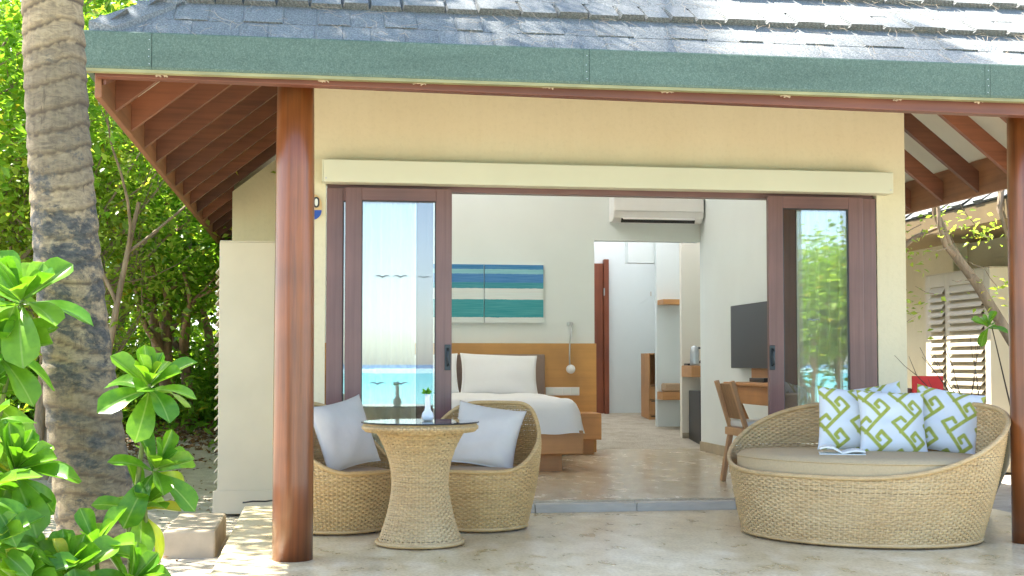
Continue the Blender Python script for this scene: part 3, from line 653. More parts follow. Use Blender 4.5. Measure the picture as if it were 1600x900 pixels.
# louvred cabinets against the side walls
def cabinet(parent, x0, x1, y0, y1, z0, z1):
    cab = MB(); t = 0.045
    cab.box(x0 + 0.02, x1, y0, y0 + t, z0, z1); cab.box(x0 + 0.02, x1, y1 - t, y1, z0, z1); cab.box(x0 + 0.021, x1, y0 + 0.002, y1 - 0.002, z1 + 0.001, z1 + 0.012)
    cab.box(x0 - 0.012, x1, y0 - 0.012, y0 - 0.001, z0, z0 + 0.17)
    ym = y0 + (y1 - y0) * 0.64
    for a, b_ in ((y0 + t, y0 + t + 0.07), (ym - 0.05, ym + 0.05), (y1 - t - 0.07, y1 - t)): cab.box(x0 + 0.02, x0 + 0.055, a, b_, z0, z1)
    cab.box(x0 + 0.02, x0 + 0.055, y0 + t + 0.07, ym - 0.05, z1 - 0.13, z1); cab.box(x0 + 0.02, x0 + 0.055, ym + 0.05, y1 - t - 0.07, z1 - 0.13, z1)
    cab.box(x0 + 0.02, x0 + 0.055, y0 + t + 0.07, ym - 0.05, z0, z0 + 0.1); cab.box(x0 + 0.02, x0 + 0.055, ym + 0.05, y1 - t - 0.07, z0, z0 + 0.1)
    c = cab.build('louvre_cabinet', M['cab'], parent, bevel=0.004)
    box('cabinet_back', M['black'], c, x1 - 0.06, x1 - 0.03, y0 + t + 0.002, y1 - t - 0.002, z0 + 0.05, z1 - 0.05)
    for a, b_ in ((y0 + t + 0.07, ym - 0.05), (ym + 0.05, y1 - t - 0.07)):
        z = z0 + 0.13; me = None
        L = b_ - a
        while z < z1 - 0.16:
            if me is None:
                m = MB(); m.add([(0, 0, 0), (0.06, 0, 0.075), (0.06, L, 0.075), (0, L, 0), (0, 0, 0.014), (0.06, 0, 0.089), (0.06, L, 0.089), (0, L, 0.014)],
                                [(0, 3, 2, 1), (4, 5, 6, 7), (0, 1, 5, 4), (1, 2, 6, 5), (2, 3, 7, 6), (3, 0, 4, 7)]); me = m.mesh('slat', M['cab'])
            o = bpy.data.objects.new('slat', me); o.parent = c; o.location = Vector((x0 - 0.015, a, z)) - wloc(c); C.objects.link(o); z += 0.078
    return c
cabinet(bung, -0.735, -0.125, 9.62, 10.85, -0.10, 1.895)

# ------------------------------------------------------------------ neighbouring bungalow on the right
nb = empty('neighbouring_bungalow', (7.4, 12, 0), 'cream neighbouring bungalow with louvred cabinet seen past the right column', 'bungalow')
DX, DY = 7.2, 2.05
nw = MB(); nw.box(6.98, 11.2, 10.6, 19, -0.2, 2.75); nw.box(6.80, 6.975, 12.95, 14.6, -0.2, 2.6)
nw.build('wall', M['cream'], nb, bevel=0.01)
nx0, nx1, ny0, ny1 = 6.02, 12.3, 8.5, 20.0
zr = 2.47
r_ = (nx1 - nx0) / 2
nr = MB(); nr.add([(nx0, ny0, zr), (nx1, ny0, zr), (nx1, ny1, zr), (nx0, ny1, zr), (nx0 + r_, ny0 + r_, zr + PITCH * r_), (nx0 + r_, ny1 - r_, zr + PITCH * r_)], [(0, 1, 4), (1, 2, 5, 4), (2, 3, 5), (3, 0, 4, 5), (0, 3, 2, 1)])
nro = nr.build('roof', M['shingle'], nb)
ns = MB()
for h in range(14):
    s0 = h * HALF; X = nx0 + s0 * ca - 0.02; z = zr + s0 * sa + 0.002; y = ny0 + s0 * ca
    while y < ny1 - s0 * ca:
        w = random.choice((0.17, 0.2, 0.24)); t = random.choice((0.02, 0.035, 0.012)); L = HALF + 0.04
        q = lambda a, b_, c_: (X + b_ * ca - c_ * sa, y + a, z + b_ * sa + c_ * ca)
        ns.add([q(0, 0, 0), q(w, 0, 0), q(w, 0, t), q(0, 0, t), q(w, L, 0.004), q(0, L, 0.004)], [(0, 1, 2, 3), (3, 2, 4, 5)]); y += w
ns.build('shingle_field', M['shingle'], nro, kind='stuff')
box('eave_trim', plain('shaded tan eave trim', (0.15, 0.105, 0.045), 0.7, 0.1, 4), nb, nx0 - 0.015, nx0 + 0.02, ny0, ny1, 2.28, 2.465)  # darker tan carries the tree shade that falls on this eave
box('soffit', plain('tan soffit', (0.24, 0.18, 0.08), 0.8, 0.1, 3), nb, nx0 + 0.021, 6.97, ny0 + 0.03, ny1, 2.30, 2.33)
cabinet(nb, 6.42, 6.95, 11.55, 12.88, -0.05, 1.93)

# ------------------------------------------------------------------ far hut roof at the left edge
hut = empty('garden_hut', (-4.2, 17.5, 0), 'grey roofed hut half hidden in the garden at the far left', 'hut')
MB().box(-6.3, -3.7, 16.6, 19, 0.1, 2.2).build('wall', M['cab'], hut)
MB().add([(-6.7, 16.0, 2.25), (-3.25, 16.0, 2.2), (-3.25, 19.6, 2.2), (-6.7, 19.6, 2.25), (-5.0, 17.8, 3.75), (-6.7, 16.0, 2.13), (-3.25, 16.0, 2.08), (-3.25, 19.6, 2.08), (-6.7, 19.6, 2.13)],
         [(0, 1, 4), (1, 2, 4), (2, 3, 4), (3, 0, 4), (0, 5, 6, 1), (1, 6, 7, 2), (2, 7, 8, 3), (3, 8, 5, 0), (5, 8, 7, 6)]).build('roof', M['shingle'], hut)

# ------------------------------------------------------------------ wicker
def weave(name, surf, z0, z1, rows, stakes, ztop, mat, parent, amp=0.004, sub=4):
    """surf(phi array, z array) -> xyz; ribbons at constant height clipped under ztop(phi), passing over and under upright stakes"""
    n = stakes * sub; ph = np.arange(n + 1) / n * 2 * math.pi; dz = (z1 - z0) / rows
    ztp = ztop(ph); V = []; F = []; base = 0; r8 = np.random.default_rng(stakes)
    def off(p, z, w):
        P = surf(p, z); Q = surf(p + 1e-3, z) - P; U_ = surf(p, z + 1e-3) - P
        nn = np.cross(Q, U_); nn /= np.linalg.norm(nn, axis=1)[:, None] + 1e-12
        return P + nn * np.broadcast_to(w, p.shape)[:, None]
    wob = sum(r8.uniform(0.0006, 0.0016) * np.sin(ph * f_ + r8.uniform(0, 6.28)) for f_ in (3, 7, 13, 29, 53))
    for r0 in range(rows):
        zc = z0 + (r0 + 0.5) * dz + wob + r8.uniform(-0.12, 0.12) * dz
        keep = (ztp > zc)
        if not keep.any(): continue
        sn = np.sin(ph * stakes / 2 + (math.pi if r0 % 2 else 0)); w = np.sign(sn) * np.abs(sn) ** 0.6 * amp * r8.uniform(0.85, 1.15)
        rw_ = [off(ph, zc + dz_ * dz, w + bul) for dz_, bul in ((-0.50, -0.0022), (0.0, 0.0012), (0.50, -0.0022))]
        V.append(np.concatenate(rw_)); k = np.arange(n); k = k[keep[:-1] & keep[1:]]
        for l in (0, 1): F.append(np.stack([base + l * (n + 1) + k, base + l * (n + 1) + k + 1, base + (l + 1) * (n + 1) + k + 1, base + (l + 1) * (n + 1) + k], -1))
        base += 3 * (n + 1)
    m_ = 14
    for k in range(stakes):
        pc = (k + 0.5) / stakes * 2 * math.pi; hw = 0.17 * 2 * math.pi / stakes
        zz = np.linspace(z0, min(float(ztop(np.array([pc]))[0]), z1), m_)
        cols = [off(np.full(m_, pc + d_ * hw), zz, o_) for d_, o_ in ((-1, 0.0), (0, 0.0016), (1, 0.0))]
        V.append(np.concatenate(cols)); i = np.arange(m_ - 1)
        for l in (0, 1): F.append(np.stack([base + l * m_ + i, base + (l + 1) * m_ + i, base + (l + 1) * m_ + i + 1, base + l * m_ + i + 1], -1))
        base += 3 * m_
    me = np_mesh(name, np.concatenate(V), np.concatenate(F), None, mat, True)
    return tag(link(bpy.data.objects.new(name, me), parent), kind='stuff')
def tub_chair(loc, face, label):
    """face: direction (angle) the low front looks"""
    t = empty('wicker_chair', loc, label, 'chair', 'round wicker tub chairs at the table')
    def rad(z): return 0.285 + 0.085 * np.sin(np.clip(z / 0.62, 0, 1) * math.pi * 0.62) - 0.05 * sm(0.5, 0.78, z)
    lean = 0.05
    def surf(p, z):
        r0 = rad(z); bx_ = -math.cos(face) * lean * sm(0.3, 0.75, z) ; by_ = -math.sin(face) * lean * sm(0.3, 0.75, z)
        return np.stack([r0 * np.cos(p) + bx_, r0 * np.sin(p) + by_, z], -1)
    def ztop(p): return 0.365 + 0.385 * sm(-0.75, 0.95, -np.cos(p - face))
    weave('wicker_shell', surf, 0.02, 0.77, 58, 84, ztop, M['wicker'], t, 0.0042, 4)
    ph = np.arange(96) / 96 * 2 * math.pi; zz = ztop(ph); P = surf(ph, zz)
    MB().ring([tuple(p) for p in P], 0.013, 8).build('rim', M['wicker'], t, True, local=True)
    MB().ring([(0.288 * math.cos(a), 0.288 * math.sin(a), 0.022) for a in ph], 0.012, 6).build('base_ring', M['wicker'], t, True, local=True)
    c = MB(); c.lathe([(0.30, 0.25), (0.335, 0.27), (0.34, 0.31), (0.325, 0.345), (0.28, 0.362), (0.15, 0.37), (0.01, 0.372)], 40); c.build('seat_cushion', M['chairfab'], t, True, local=True)
    for k in range(4):
        a = k * math.pi / 2 + 0.9; MB().lathe([(0.022, 0), (0.022, 0.03)], 12, (0.25 * math.cos(a), 0.25 * math.sin(a), 0)).build('foot', M['black'], t, local=True)
    return t
tub_chair((0.130, 7.81, 0), R(-38), 'round wicker tub chair half hidden behind the timber column, left of the table')
tub_chair((0.985, 7.80, 0), R(-118), 'round wicker tub chair right of the table, in front of the bed')
def pillow_mesh(name, w, h, t, mat, n=44, pin=0.10, print_fn=None, seed=0):
    g = np.linspace(-1, 1, n); u, v = np.meshgrid(g, g); r2 = np.random.default_rng(seed)
    cx_ = 1 - pin * (1 - np.abs(v) ** 2.2) * np.abs(u) ** 3 * 0.9; cz_ = 1 - pin * (1 - np.abs(u) ** 2.2) * np.abs(v) ** 3 * 0.9
    th_ = t / 2 * ((1 - np.abs(u) ** 2.6) * (1 - np.abs(v) ** 2.6)) ** 0.55
    wr = np.zeros_like(u)
    for k in range(10):
        a, f_, p = r2.uniform(0, 6.28), r2.uniform(2, 11), r2.uniform(0, 6.28); wr += np.sin((u * math.cos(a) + v * math.sin(a)) * f_ + p) * 0.0058 / (f_ ** 0.4)
    edge = (1 - np.abs(u) ** 4) * (1 - np.abs(v) ** 4)
    X = u * w / 2 * cx_; Z = v * h / 2 * cz_; Yf = -th_ + wr * edge; Yb = th_ + wr * edge
    V = np.concatenate([np.stack([X, Yf, Z], -1).reshape(-1, 3), np.stack([X, Yb, Z], -1).reshape(-1, 3)])
    I = np.arange(n * n).reshape(n, n); q = np.stack([I[:-1, :-1], I[:-1, 1:], I[1:, 1:], I[1:, :-1]], -1).reshape(-1, 4)
    F = [q, q[:, ::-1] + n * n]
    e = np.concatenate([I[0, :], I[1:, -1], I[-1, -2::-1], I[-2:0:-1, 0]]); e2 = np.roll(e, -1)
    F.append(np.stack([e, e + n * n, e2 + n * n, e2], -1))
    me = np_mesh(name, V, np.concatenate(F), None, mat, True)
    if print_fn is not None:
        c = print_fn(np.concatenate([u.ravel(), -u.ravel()]), np.concatenate([v.ravel(), v.ravel()]))
        at = me.color_attributes.new('print', 'FLOAT_COLOR', 'POINT'); at.data.foreach_set('color', np.stack([c, c, c, np.ones_like(c)], -1).astype(np.float32).ravel())
    return me
def pillow(name, me, loc, rot, label, cat, group=None):
    o = link(bpy.data.objects.new(name, me)); o.location = loc; o.rotation_euler = Euler([R(a) for a in rot], 'XYZ'); return tag(o, label, cat, group)
pm1 = pillow_mesh('pillow', 0.43, 0.43, 0.15, M['greyfab'], seed=3); pm2 = pillow_mesh('pillow', 0.43, 0.42, 0.15, M['greyfab'], seed=8)
pillow('pillow', pm1, (0.165, 7.755, 0.575), (-17, -9, 42), 'pale grey square pillow in the tub chair beside the timber column', 'pillow', 'grey chair pillows')
pillow('pillow', pm2, (1.03, 7.84, 0.552), (-26, 9, -18), 'pale grey square pillow in the tub chair in front of the bed', 'pillow', 'grey chair pillows')

# table with glass top
tb = empty('wicker_table', (0.569, 7.13, 0), 'hourglass shaped wicker table with round glass top', 'table')
def trad(z): return 0.155 + 0.085 * ((np.clip(0.34 - z, 0, 1) / 0.34) ** 1.7) + 0.10 * ((np.clip(z - 0.34, 0, 1) / 0.30) ** 2.0)
weave('wicker_base', lambda p, z: np.stack([trad(z) * np.cos(p), trad(z) * np.sin(p), z], -1), 0.015, 0.635, 48, 52, lambda p: np.full_like(p, 9.0), M['wicker2'], tb, 0.0040, 4)
ph = np.arange(80) / 80 * 2 * math.pi
MB().ring([(0.238 * math.cos(a), 0.238 * math.sin(a), 0.018) for a in ph], 0.012, 8).build('base_ring', M['wicker2'], tb, True, local=True)
def toprad(z): return 0.30 + 0.022 * np.sin(np.clip((z - 0.625) / 0.045, 0, 1) * math.pi)
weave('wicker_rim', lambda p, z: np.stack([toprad(z) * np.cos(p), toprad(z) * np.sin(p), z], -1), 0.622, 0.668, 4, 110, lambda p: np.full_like(p, 9.0), M['wicker2'], tb, 0.003)
MB().lathe([(0.01, 0.66), (0.31, 0.664), (0.313, 0.668), (0.01, 0.669)], 64).build('top', M['wicker2'], tb, True, local=True)
MB().lathe([(0.30, 0.622), (0.02, 0.63)], 48, cap=False).build('underside', M['wicker2'], tb, True, local=True)
MB().lathe([(0.322, 0.671), (0.325, 0.674), (0.322, 0.679), (0.01, 0.679)], 64).build('glass_top', M['tableglass'], tb, False, local=True)
MB().ring([(0.3245 * math.cos(a), 0.3245 * math.sin(a), 0.675) for a in ph], 0.0035, 6).build('glass_edge', M['black'], tb, True, local=True)
for k in range(3): MB().lathe([(0.015, 0), (0.015, 0.02)], 10, (0.2 * math.cos(k * 2.1 - 1.4), 0.2 * math.sin(k * 2.1 - 1.4), 0)).build('foot', M['black'], tb, local=True)
vz = empty('bud_vase', (0.612, 7.15, 0.680), 'white bottle shaped bud vase on the glass table', 'vase')
MB().lathe([(0.022, 0), (0.032, 0.008), (0.035, 0.025), (0.031, 0.043), (0.019, 0.058), (0.0155, 0.075), (0.0155, 0.14), (0.017, 0.148), (0.013, 0.147), (0.012, 0.09)], 28).build('body', M['vase'], vz, True, local=True)
sp = empty('green_sprig', (0.612, 7.15, 0.75), 'small bright green sprig standing in the white bud vase', 'sprig')
MB().tube([(0, 0, 0), (0, 0, 0.06), (-0.004, 0, 0.09)], 0.002, 6).build('stalk', M['sprig'], sp, local=True)
lm = MB()
for k in range(26):
    a = random.uniform(0, 6.28); el = random.uniform(0.2, 1.3); L = random.uniform(0.02, 0.034)
    d = Vector((math.cos(a) * math.cos(el), math.sin(a) * math.cos(el), math.sin(el))); s_ = d.orthogonal().normalized() * 0.008; p = Vector((-0.006, 0, 0.078)) + d * random.uniform(0, 0.018)
    lm.add([p, p + d * L * 0.5 + s_, p + d * L, p + d * L * 0.5 - s_], [(0, 1, 2, 3)])
lm.build('leaf_cluster', M['sprig'], sp, local=True)

# daybed
db = empty('wicker_daybed', (3.123, 7.112, 0), 'large oval wicker daybed with high curved back and tan mattress', 'daybed')
RZ = -0.719
def dsurf(p, z):
    k = sm(0, 0.75, z); e = 1 - (1 - np.clip(z / 0.75, 0, 1)) ** 1.6; a = 0.676 + 0.148 * e; b_ = 0.565
    x = a * np.cos(p); y = b_ * np.sin(p) + 0.068 * k
    return np.stack([x * math.cos(RZ) - y * math.sin(RZ), x * math.sin(RZ) + y * math.cos(RZ), z], -1)
def dtop(p): return 0.373 + 0.387 * sm(-0.98, 0.998, np.sin(p + 0.244))
weave('wicker_shell', dsurf, 0.02, 0.78, 60, 156, dtop, M['wicker2'], db, 0.0044, 4)
ph = np.arange(160) / 160 * 2 * math.pi; P = dsurf(ph, dtop(ph)); MB().ring([tuple(p) for p in P], 0.014, 8).build('rim', M['wicker2'], db, True, local=True)
P = dsurf(ph, np.full_like(ph, 0.02)); MB().ring([tuple(p) for p in P], 0.011, 6).build('base_ring', M['wicker2'], db, True, local=True)
mt = MB(); nP = 96; prof = [(0.88, 0.28), (0.93, 0.295), (0.953, 0.34), (0.95, 0.452), (0.92, 0.473), (0.7, 0.482), (0.35, 0.486), (0.02, 0.487)]
vs = []; fs = []
for s_, z in prof:
    P = dsurf(np.arange(nP) / nP * 2 * math.pi, np.full(nP, 0.34)) * np.array([s_, s_, 0]) + np.array([0, 0, z]); vs += [tuple(p) for p in P]
for i in range(len(prof) - 1):
    for k in range(nP): fs.append((i * nP + k, i * nP + (k + 1) % nP, (i + 1) * nP + (k + 1) % nP, (i + 1) * nP + k))
mt.add(vs, fs); mto = mt.build('mattress', M['tanfab'], db, True, local=True)
P = dsurf(ph, np.full_like(ph, 0.34)) * np.array([0.951, 0.951, 0]) + np.array([0, 0, 0.454]); MB().ring([tuple(p) for p in P], 0.005, 6).build('piping', M['tanfab'], mto, True, local=True)
for k in range(6):
    a = k * math.pi / 3 + 0.3; P = dsurf(np.array([a]), np.array([0.0]))[0] * 0.9; MB().lathe([(0.025, 0), (0.025, 0.03)], 12, (P[0], P[1], 0)).build('foot', M['black'], db, local=True)
# printed key-fret pillows
SEG = [((0, 0), (.68, -.79)), ((0, 0), (.25, .18)), ((.25, .18), (.36, .05)), ((.21, -1.28), (.92, -.54)), ((.92, -.54), (.66, -.27)), ((.66, -.27), (.53, -.42)), ((.53, -.42), (.62, -.53))]
def keyfret(u, v):
    x = (u * 1.0 + 0.07) * 1.0; y = (v * 1.0 + 0.13) * 1.0
    d = np.full(x.shape, 9.0)
    for i in range(-2, 4):
        for j in range(-2, 4):
            for (a, b_) in SEG:
                ax, ay, bx_, by_ = a[0] + i, a[1] + j, b_[0] + i, b_[1] + j
                dx, dy = bx_ - ax, by_ - ay; tt = np.clip(((x - ax) * dx + (y - ay) * dy) / (dx * dx + dy * dy), 0, 1)
                d = np.minimum(d, np.hypot(x - ax - tt * dx, y - ay - tt * dy))
    return 1 - sm(0.040, 0.068, d)
def fret_mat():
    m, t, p = nt('white cotton with lime key fret print')
    at = N(t, 'ShaderNodeVertexColor'); at.layer_name = 'print'
    v = coords(t, (1, 1, 1)); c = mixc(t, at.outputs[0], (0.70, 0.73, 0.74), ramp(t, noise(t, v, 40, 4), [(0.3, (0.31, 0.34, 0.05)), (0.7, (0.42, 0.45, 0.09))]))
    t.links.new(c, p.inputs['Base Color']); p.inputs['Roughness'].default_value = 0.95; bump(t, p, noise(t, v, 12, 4), 0.3, 0.012)
    return m
M['fret'] = fret_mat()
pf = pillow_mesh('printed_pillow', 0.40, 0.40, 0.15, M['fret'], 110, 0.08, keyfret, 5)
G = 'key fret pillows on the daybed'
pillow('printed_pillow', pf, (3.185, 7.36, 0.658), (-16, 5, -6), 'white and lime key patterned pillow leftmost on the daybed', 'pillow', G)
pillow('printed_pillow', pf, (3.40, 7.50, 0.672), (-16, -9, -16), 'white and lime key patterned pillow mostly hidden behind the two left daybed pillows', 'pillow', G)
pillow('printed_pillow', pf, (3.37, 7.18, 0.650), (-22, 2, -12), 'white and lime key patterned pillow frontmost in the middle of the daybed', 'pillow', G)
pillow('printed_pillow', pf, (3.72, 7.20, 0.655), (-18, 10, -30), 'white and lime key patterned pillow rightmost on the daybed', 'pillow', G)
bk = empty('open_book', (2.97, 6.98, 0.489), 'small open white book lying on the tan daybed mattress', 'book'); bk.rotation_euler = (0, 0, R(-20)); bk.scale = (1.25, 1.25, 1.6)
for s_ in (-1, 1):
    m = MB(); n = 8; up = []; 
    for k in range(n + 1): u = k / n; up.append((s_ * u * 0.10, 0.004 + 0.022 * math.sin(u * math.pi * 0.75) * (1 if s_ < 0 else 0.45)))
    dn = [(x, max(0.0, z - 0.006)) for x, z in up][::-1]
    m.prism((up + dn) if s_ < 0 else (dn + up), -0.07, 0.07); m.build('page_block', M['paper'], bk, local=True)
MB().box(-0.102, 0.102, -0.073, 0.073, -0.003, -0.0005).build('cover', M['paper'], bk, local=True)

# planter with twigs behind the daybed
pt = empty('cone_planter', (4.36, 8.02, 0), 'olive brown cone shaped planter with bare twigs beside the right column', 'planter')
MB().lathe([(0.05, 0), (0.07, 0.02), (0.20, 0.32), (0.27, 0.55), (0.285, 0.60), (0.265, 0.60), (0.24, 0.55), (0.02, 0.5)], 40).build('pot', M['pot'], pt, True, local=True)
for k in range(6):
    pts = [Vector((random.uniform(-.1, .1), random.uniform(-.1, .1), 0.5))]; d = Vector((random.uniform(-.28, .12), random.uniform(-.1, .1), 1)).normalized(); m = MB()
    for i in range(7):
        d = (d + Vector((random.uniform(-.22, .22), random.uniform(-.1, .1), random.uniform(-.1, .15)))).normalized(); pts.append(pts[-1] + d * 0.10)
        if i in (2, 4): m.tube([pts[-1], pts[-1] + (d + Vector((random.uniform(-.8, .8), 0, 0.2))).normalized() * 0.14], [0.0028, 0.0012], 5)
    m.tube(pts, [0.0055 - 0.0006 * i for i in range(8)], 6); m.build('twig', M['twig'], pt, local=True)
vine = MB(); vine.tube([(-.22, -.20, .36), (-.16, -.235, .30), (-.05, -.21, .27), (0.05, -.2, .30)], 0.003, 5)
for (x, z, s_) in ((-.23, .38, .05), (-.2, .34, .04), (-.21, .41, .04)):
    vine.add([(x, -.24, z), (x + s_ * .5, -.25, z + s_ * .3), (x + s_, -.24, z), (x + s_ * .5, -.25, z - s_ * .7)], [(0, 1, 2, 3)])
vine.build('vine', M['sprig'], pt, local=True)
# red canvas folding chair in the gap between the bungalows
rc = empty('folding_chair', (4.82, 9.75, 0), 'red canvas backed timber folding chair behind the daybed', 'chair')
for s_ in (-0.14, 0.14):
    MB().beam((s_, 0.10, -0.05), (s_, -0.1, 0.80), 0.03, 0.03).build('back_post', M['beam'], rc, local=True)
    MB().beam((s_ * 1.02, -0.3, -0.1), (s_ * 1.02, 0.12, 0.42), 0.03, 0.03).build('leg', M['beam'], rc, local=True)
MB().beam((-0.155, -0.085, 0.735), (0.155, -0.085, 0.735), 0.03, 0.03).build('rail', M['beam'], rc, local=True)
MB().box(-0.13, 0.13, -0.135, -0.12, 0.76, 0.90).build('back_canvas', M['red'], rc, local=True)
MB().box(-0.13, 0.13, -0.28, 0.02, 0.40, 0.41).build('seat_canvas', M['red'], rc, local=True)

# concrete step and small drain block
st = MB(); st.box(-0.87, -0.575, 7.61, 8.52, -0.15, 0.035); st.build('step_block', M['concrete'], bevel=0.012, label='weathered concrete step block on the sand beside the terrace edge', cat='step')

# ------------------------------------------------------------------ room furniture
bed = empty('bed', (1.35, 12, 0.07), 'low oak platform bed made up with white linen', 'bed')
box('platform', M['oak_x'], bed, 0.30, 2.262, 10.80, 13.0, 0.225, 0.425, 0.006)
box('pedestal', M['oak_x'], bed, 0.5, 2.10, 10.93, 12.8, 0.071, 0.224)
box('headboard_panel', M['headb'], bed, 0.03, 2.905, 13.19, 13.255, 0.071, 1.21, 0.004)
box('upholstered_panel', M['taupe'], bed, 0.35, 2.345, 13.13, 13.189, 0.40, 1.095, 0.012)
box('side_ledge', M['oak_x'], bed, 2.264, 2.86, 12.75, 13.188, 0.226, 0.494, 0.006)
box('ledge_plinth', M['oak_x'], bed, 2.3, 2.80, 12.85, 13.187, 0.071, 0.225)
g = np.linspace(-1, 1, 60); u, v = np.meshgrid(g, g)
def duvet(x0, x1, y0, y1, zb, ztp, rr):
    n = 64; xs2 = np.linspace(-1, 1, n); X, Y = np.meshgrid(xs2, xs2); ex = np.abs(X); ey = np.abs(Y)
    hx, hy = (x1 - x0) / 2, (y1 - y0) / 2
    dx = np.maximum(0, ex * hx - (hx - rr)) / rr; dy = np.maximum(0, ey * hy - (hy - rr)) / rr; d = np.clip(np.hypot(dx, dy), 0, 1.0)
    Z = zb + (ztp - zb) * np.sqrt(np.clip(1 - d ** 3.2, 0, 1)) + 0.006 * np.sin(X * 9 + Y * 4) * np.sin(Y * 7) + 0.004 * np.sin(X * 21 + 2 * np.sin(Y * 5))
    V = np.stack([(x0 + x1) / 2 + X * hx, (y0 + y1) / 2 + Y * hy, Z], -1).reshape(-1, 3) - np.array(wloc(bed))
    I = np.arange(n * n).reshape(n, n)
    return np_mesh('duvet', V, np.stack([I[:-1, :-1], I[:-1, 1:], I[1:, 1:], I[1:, :-1]], -1).reshape(-1, 4), None, M['linen'], True)
link(bpy.data.objects.new('duvet', duvet(0.30, 2.29, 10.76, 13.12, 0.40, 0.70, 0.20)), bed)
pmw = pillow_mesh('bed_pillow', 0.80, 0.45, 0.17, M['linen'], 40, 0.06, None, 21)
pillow('bed_pillow', pmw, (1.83, 12.90, 0.885), (-22, 2, 0), 'white bed pillow nearest the reading lamp', 'pillow', 'white pillows on the bed')
pillow('bed_pillow', pmw, (1.02, 12.92, 0.885), (-20, -1, 0), 'white bed pillow cut off by the left sliding door', 'pillow', 'white pillows on the bed')
swp = box('switch_panel', M['gloss_white'], None, 2.36, 2.72, 13.178, 13.188, 0.665, 0.752, 0.003, label='white row of sockets and switches on the headboard', cat='switch panel')
for k in range(4): box('switch', M['white'], swp, 2.368 + 0.088 * k, 2.448 + 0.088 * k, 13.174, 13.1775, 0.675, 0.742, 0.002)
lp = empty('reading_lamp', (2.62, 13.18, 1.2), 'slim gooseneck reading lamp hanging over the headboard', 'lamp')
box('wall_mount', M['steel'], lp, 2.60, 2.665, 13.225, 13.258, 1.40, 1.435, 0.004)
MB().tube([(2.64, 13.22, 1.42), (2.635, 13.17, 1.36), (2.61, 13.14, 1.22), (2.605, 13.13, 1.10), (2.607, 13.13, 0.96)], 0.008, 8).build('gooseneck', M['steel'], lp, True)
lh = MB(); lh.lathe([(0.02, 0), (0.045, 0.01), (0.047, 0.04), (0.02, 0.055)], 24); o = lh.build('lamp_head', M['gloss_white'], lp, True, local=True); o.rotation_euler = (R(90), 0, 0); o.location = Vector((2.609, 13.12, 0.94)) - wloc(lp)
# striped canvases
def canvas_mat():
    m, t, p = nt('striped seascape print')
    tc = N(t, 'ShaderNodeTexCoord'); sx = N(t, 'ShaderNodeSeparateXYZ'); t.links.new(tc.outputs['Object'], sx.inputs[0])
    nz = noise(t, coords(t, (2, 1, 1)), 6, 2); ml = N(t, 'ShaderNodeMath', operation='MULTIPLY_ADD'); ml.inputs[1].default_value = 0.012; t.links.new(nz, ml.inputs[0])
    mr = N(t, 'ShaderNodeMapRange'); mr.inputs[1].default_value = 0; mr.inputs[2].default_value = 0.607; t.links.new(sx.outputs[2], ml.inputs[2]); t.links.new(ml.outputs[0], mr.inputs[0])
    Wt = (0.80, 0.84, 0.82)
    c = ramp(t, mr.outputs[0], [(0.0, Wt), (0.10, (0.015, 0.32, 0.36)), (0.41, Wt), (0.60, (0.015, 0.28, 0.36)), (0.70, (0.03, 0.20, 0.54)), (0.85, (0.26, 0.58, 0.66)), (0.93, (0.02, 0.20, 0.50))], 'CONSTANT')
    s2 = noise(t, coords(t, (1, 1, 40)), 3, 4); c = mixc(t, 0.18, c, ramp(t, s2, [(0.35, (0, 0.08, 0.12)), (0.65, (0.4, 0.6, 0.65))]))
    t.links.new(c, p.inputs['Base Color']); p.inputs['Roughness'].default_value = 0.6
    return m
M['canvas'] = canvas_mat()
for x0, x1, l in ((1.095, 1.714, 'striped blue and teal canvas partly hidden by the sliding door'), (1.724, 2.345, 'striped blue and teal canvas nearest the air conditioner')):
    m = MB(); m.box(0, x1 - x0, 0, 0.03, 0, 0.607); o = m.build('canvas_painting', M['canvas'], label=l, cat='painting', group='pair of striped canvases'); o.location = (x0, 13.228, 1.425)
    box('frame', M['white'], o, x0 - 0.006, x1 + 0.006, 13.240, 13.259, 1.417, 1.424); box('frame', M['white'], o, x0 - 0.006, x1 + 0.006, 13.240, 13.259, 2.033, 2.039)
# air conditioner
ac = empty('air_conditioner', (3.55, 13.2, 2.6), 'white split air conditioner above the hall opening', 'air conditioner')
m = MB(); prof = [(13.258, 2.80), (13.07, 2.80), (13.04, 2.775), (13.03, 2.60), (13.06, 2.53), (13.11, 2.49), (13.258, 2.49)]; n = len(prof)
m.add([(3.06, y, z) for y, z in prof] + [(4.04, y, z) for y, z in prof], [tuple(range(n)), tuple(range(2 * n - 1, n - 1, -1))] + [(i, n + i, n + (i + 1) % n, (i + 1) % n) for i in range(n)])
m.build('casing', M['gloss_white'], ac, bevel=0.012)
MB().beam((3.15, 13.079, 2.505), (3.95, 13.079, 2.505), 0.012, 0.05, up=(0, -0.6, 0.8)).build('outlet_slot', M['black'], ac)
MB().beam((3.16, 13.045, 2.522), (3.94, 13.045, 2.522), 0.05, 0.006, up=(0, -0.5, 1)).build('flap', M['gloss_white'], ac)
box('panel_seam', M['steel'], ac, 3.08, 4.02, 13.0255, 13.029, 2.598, 2.602)
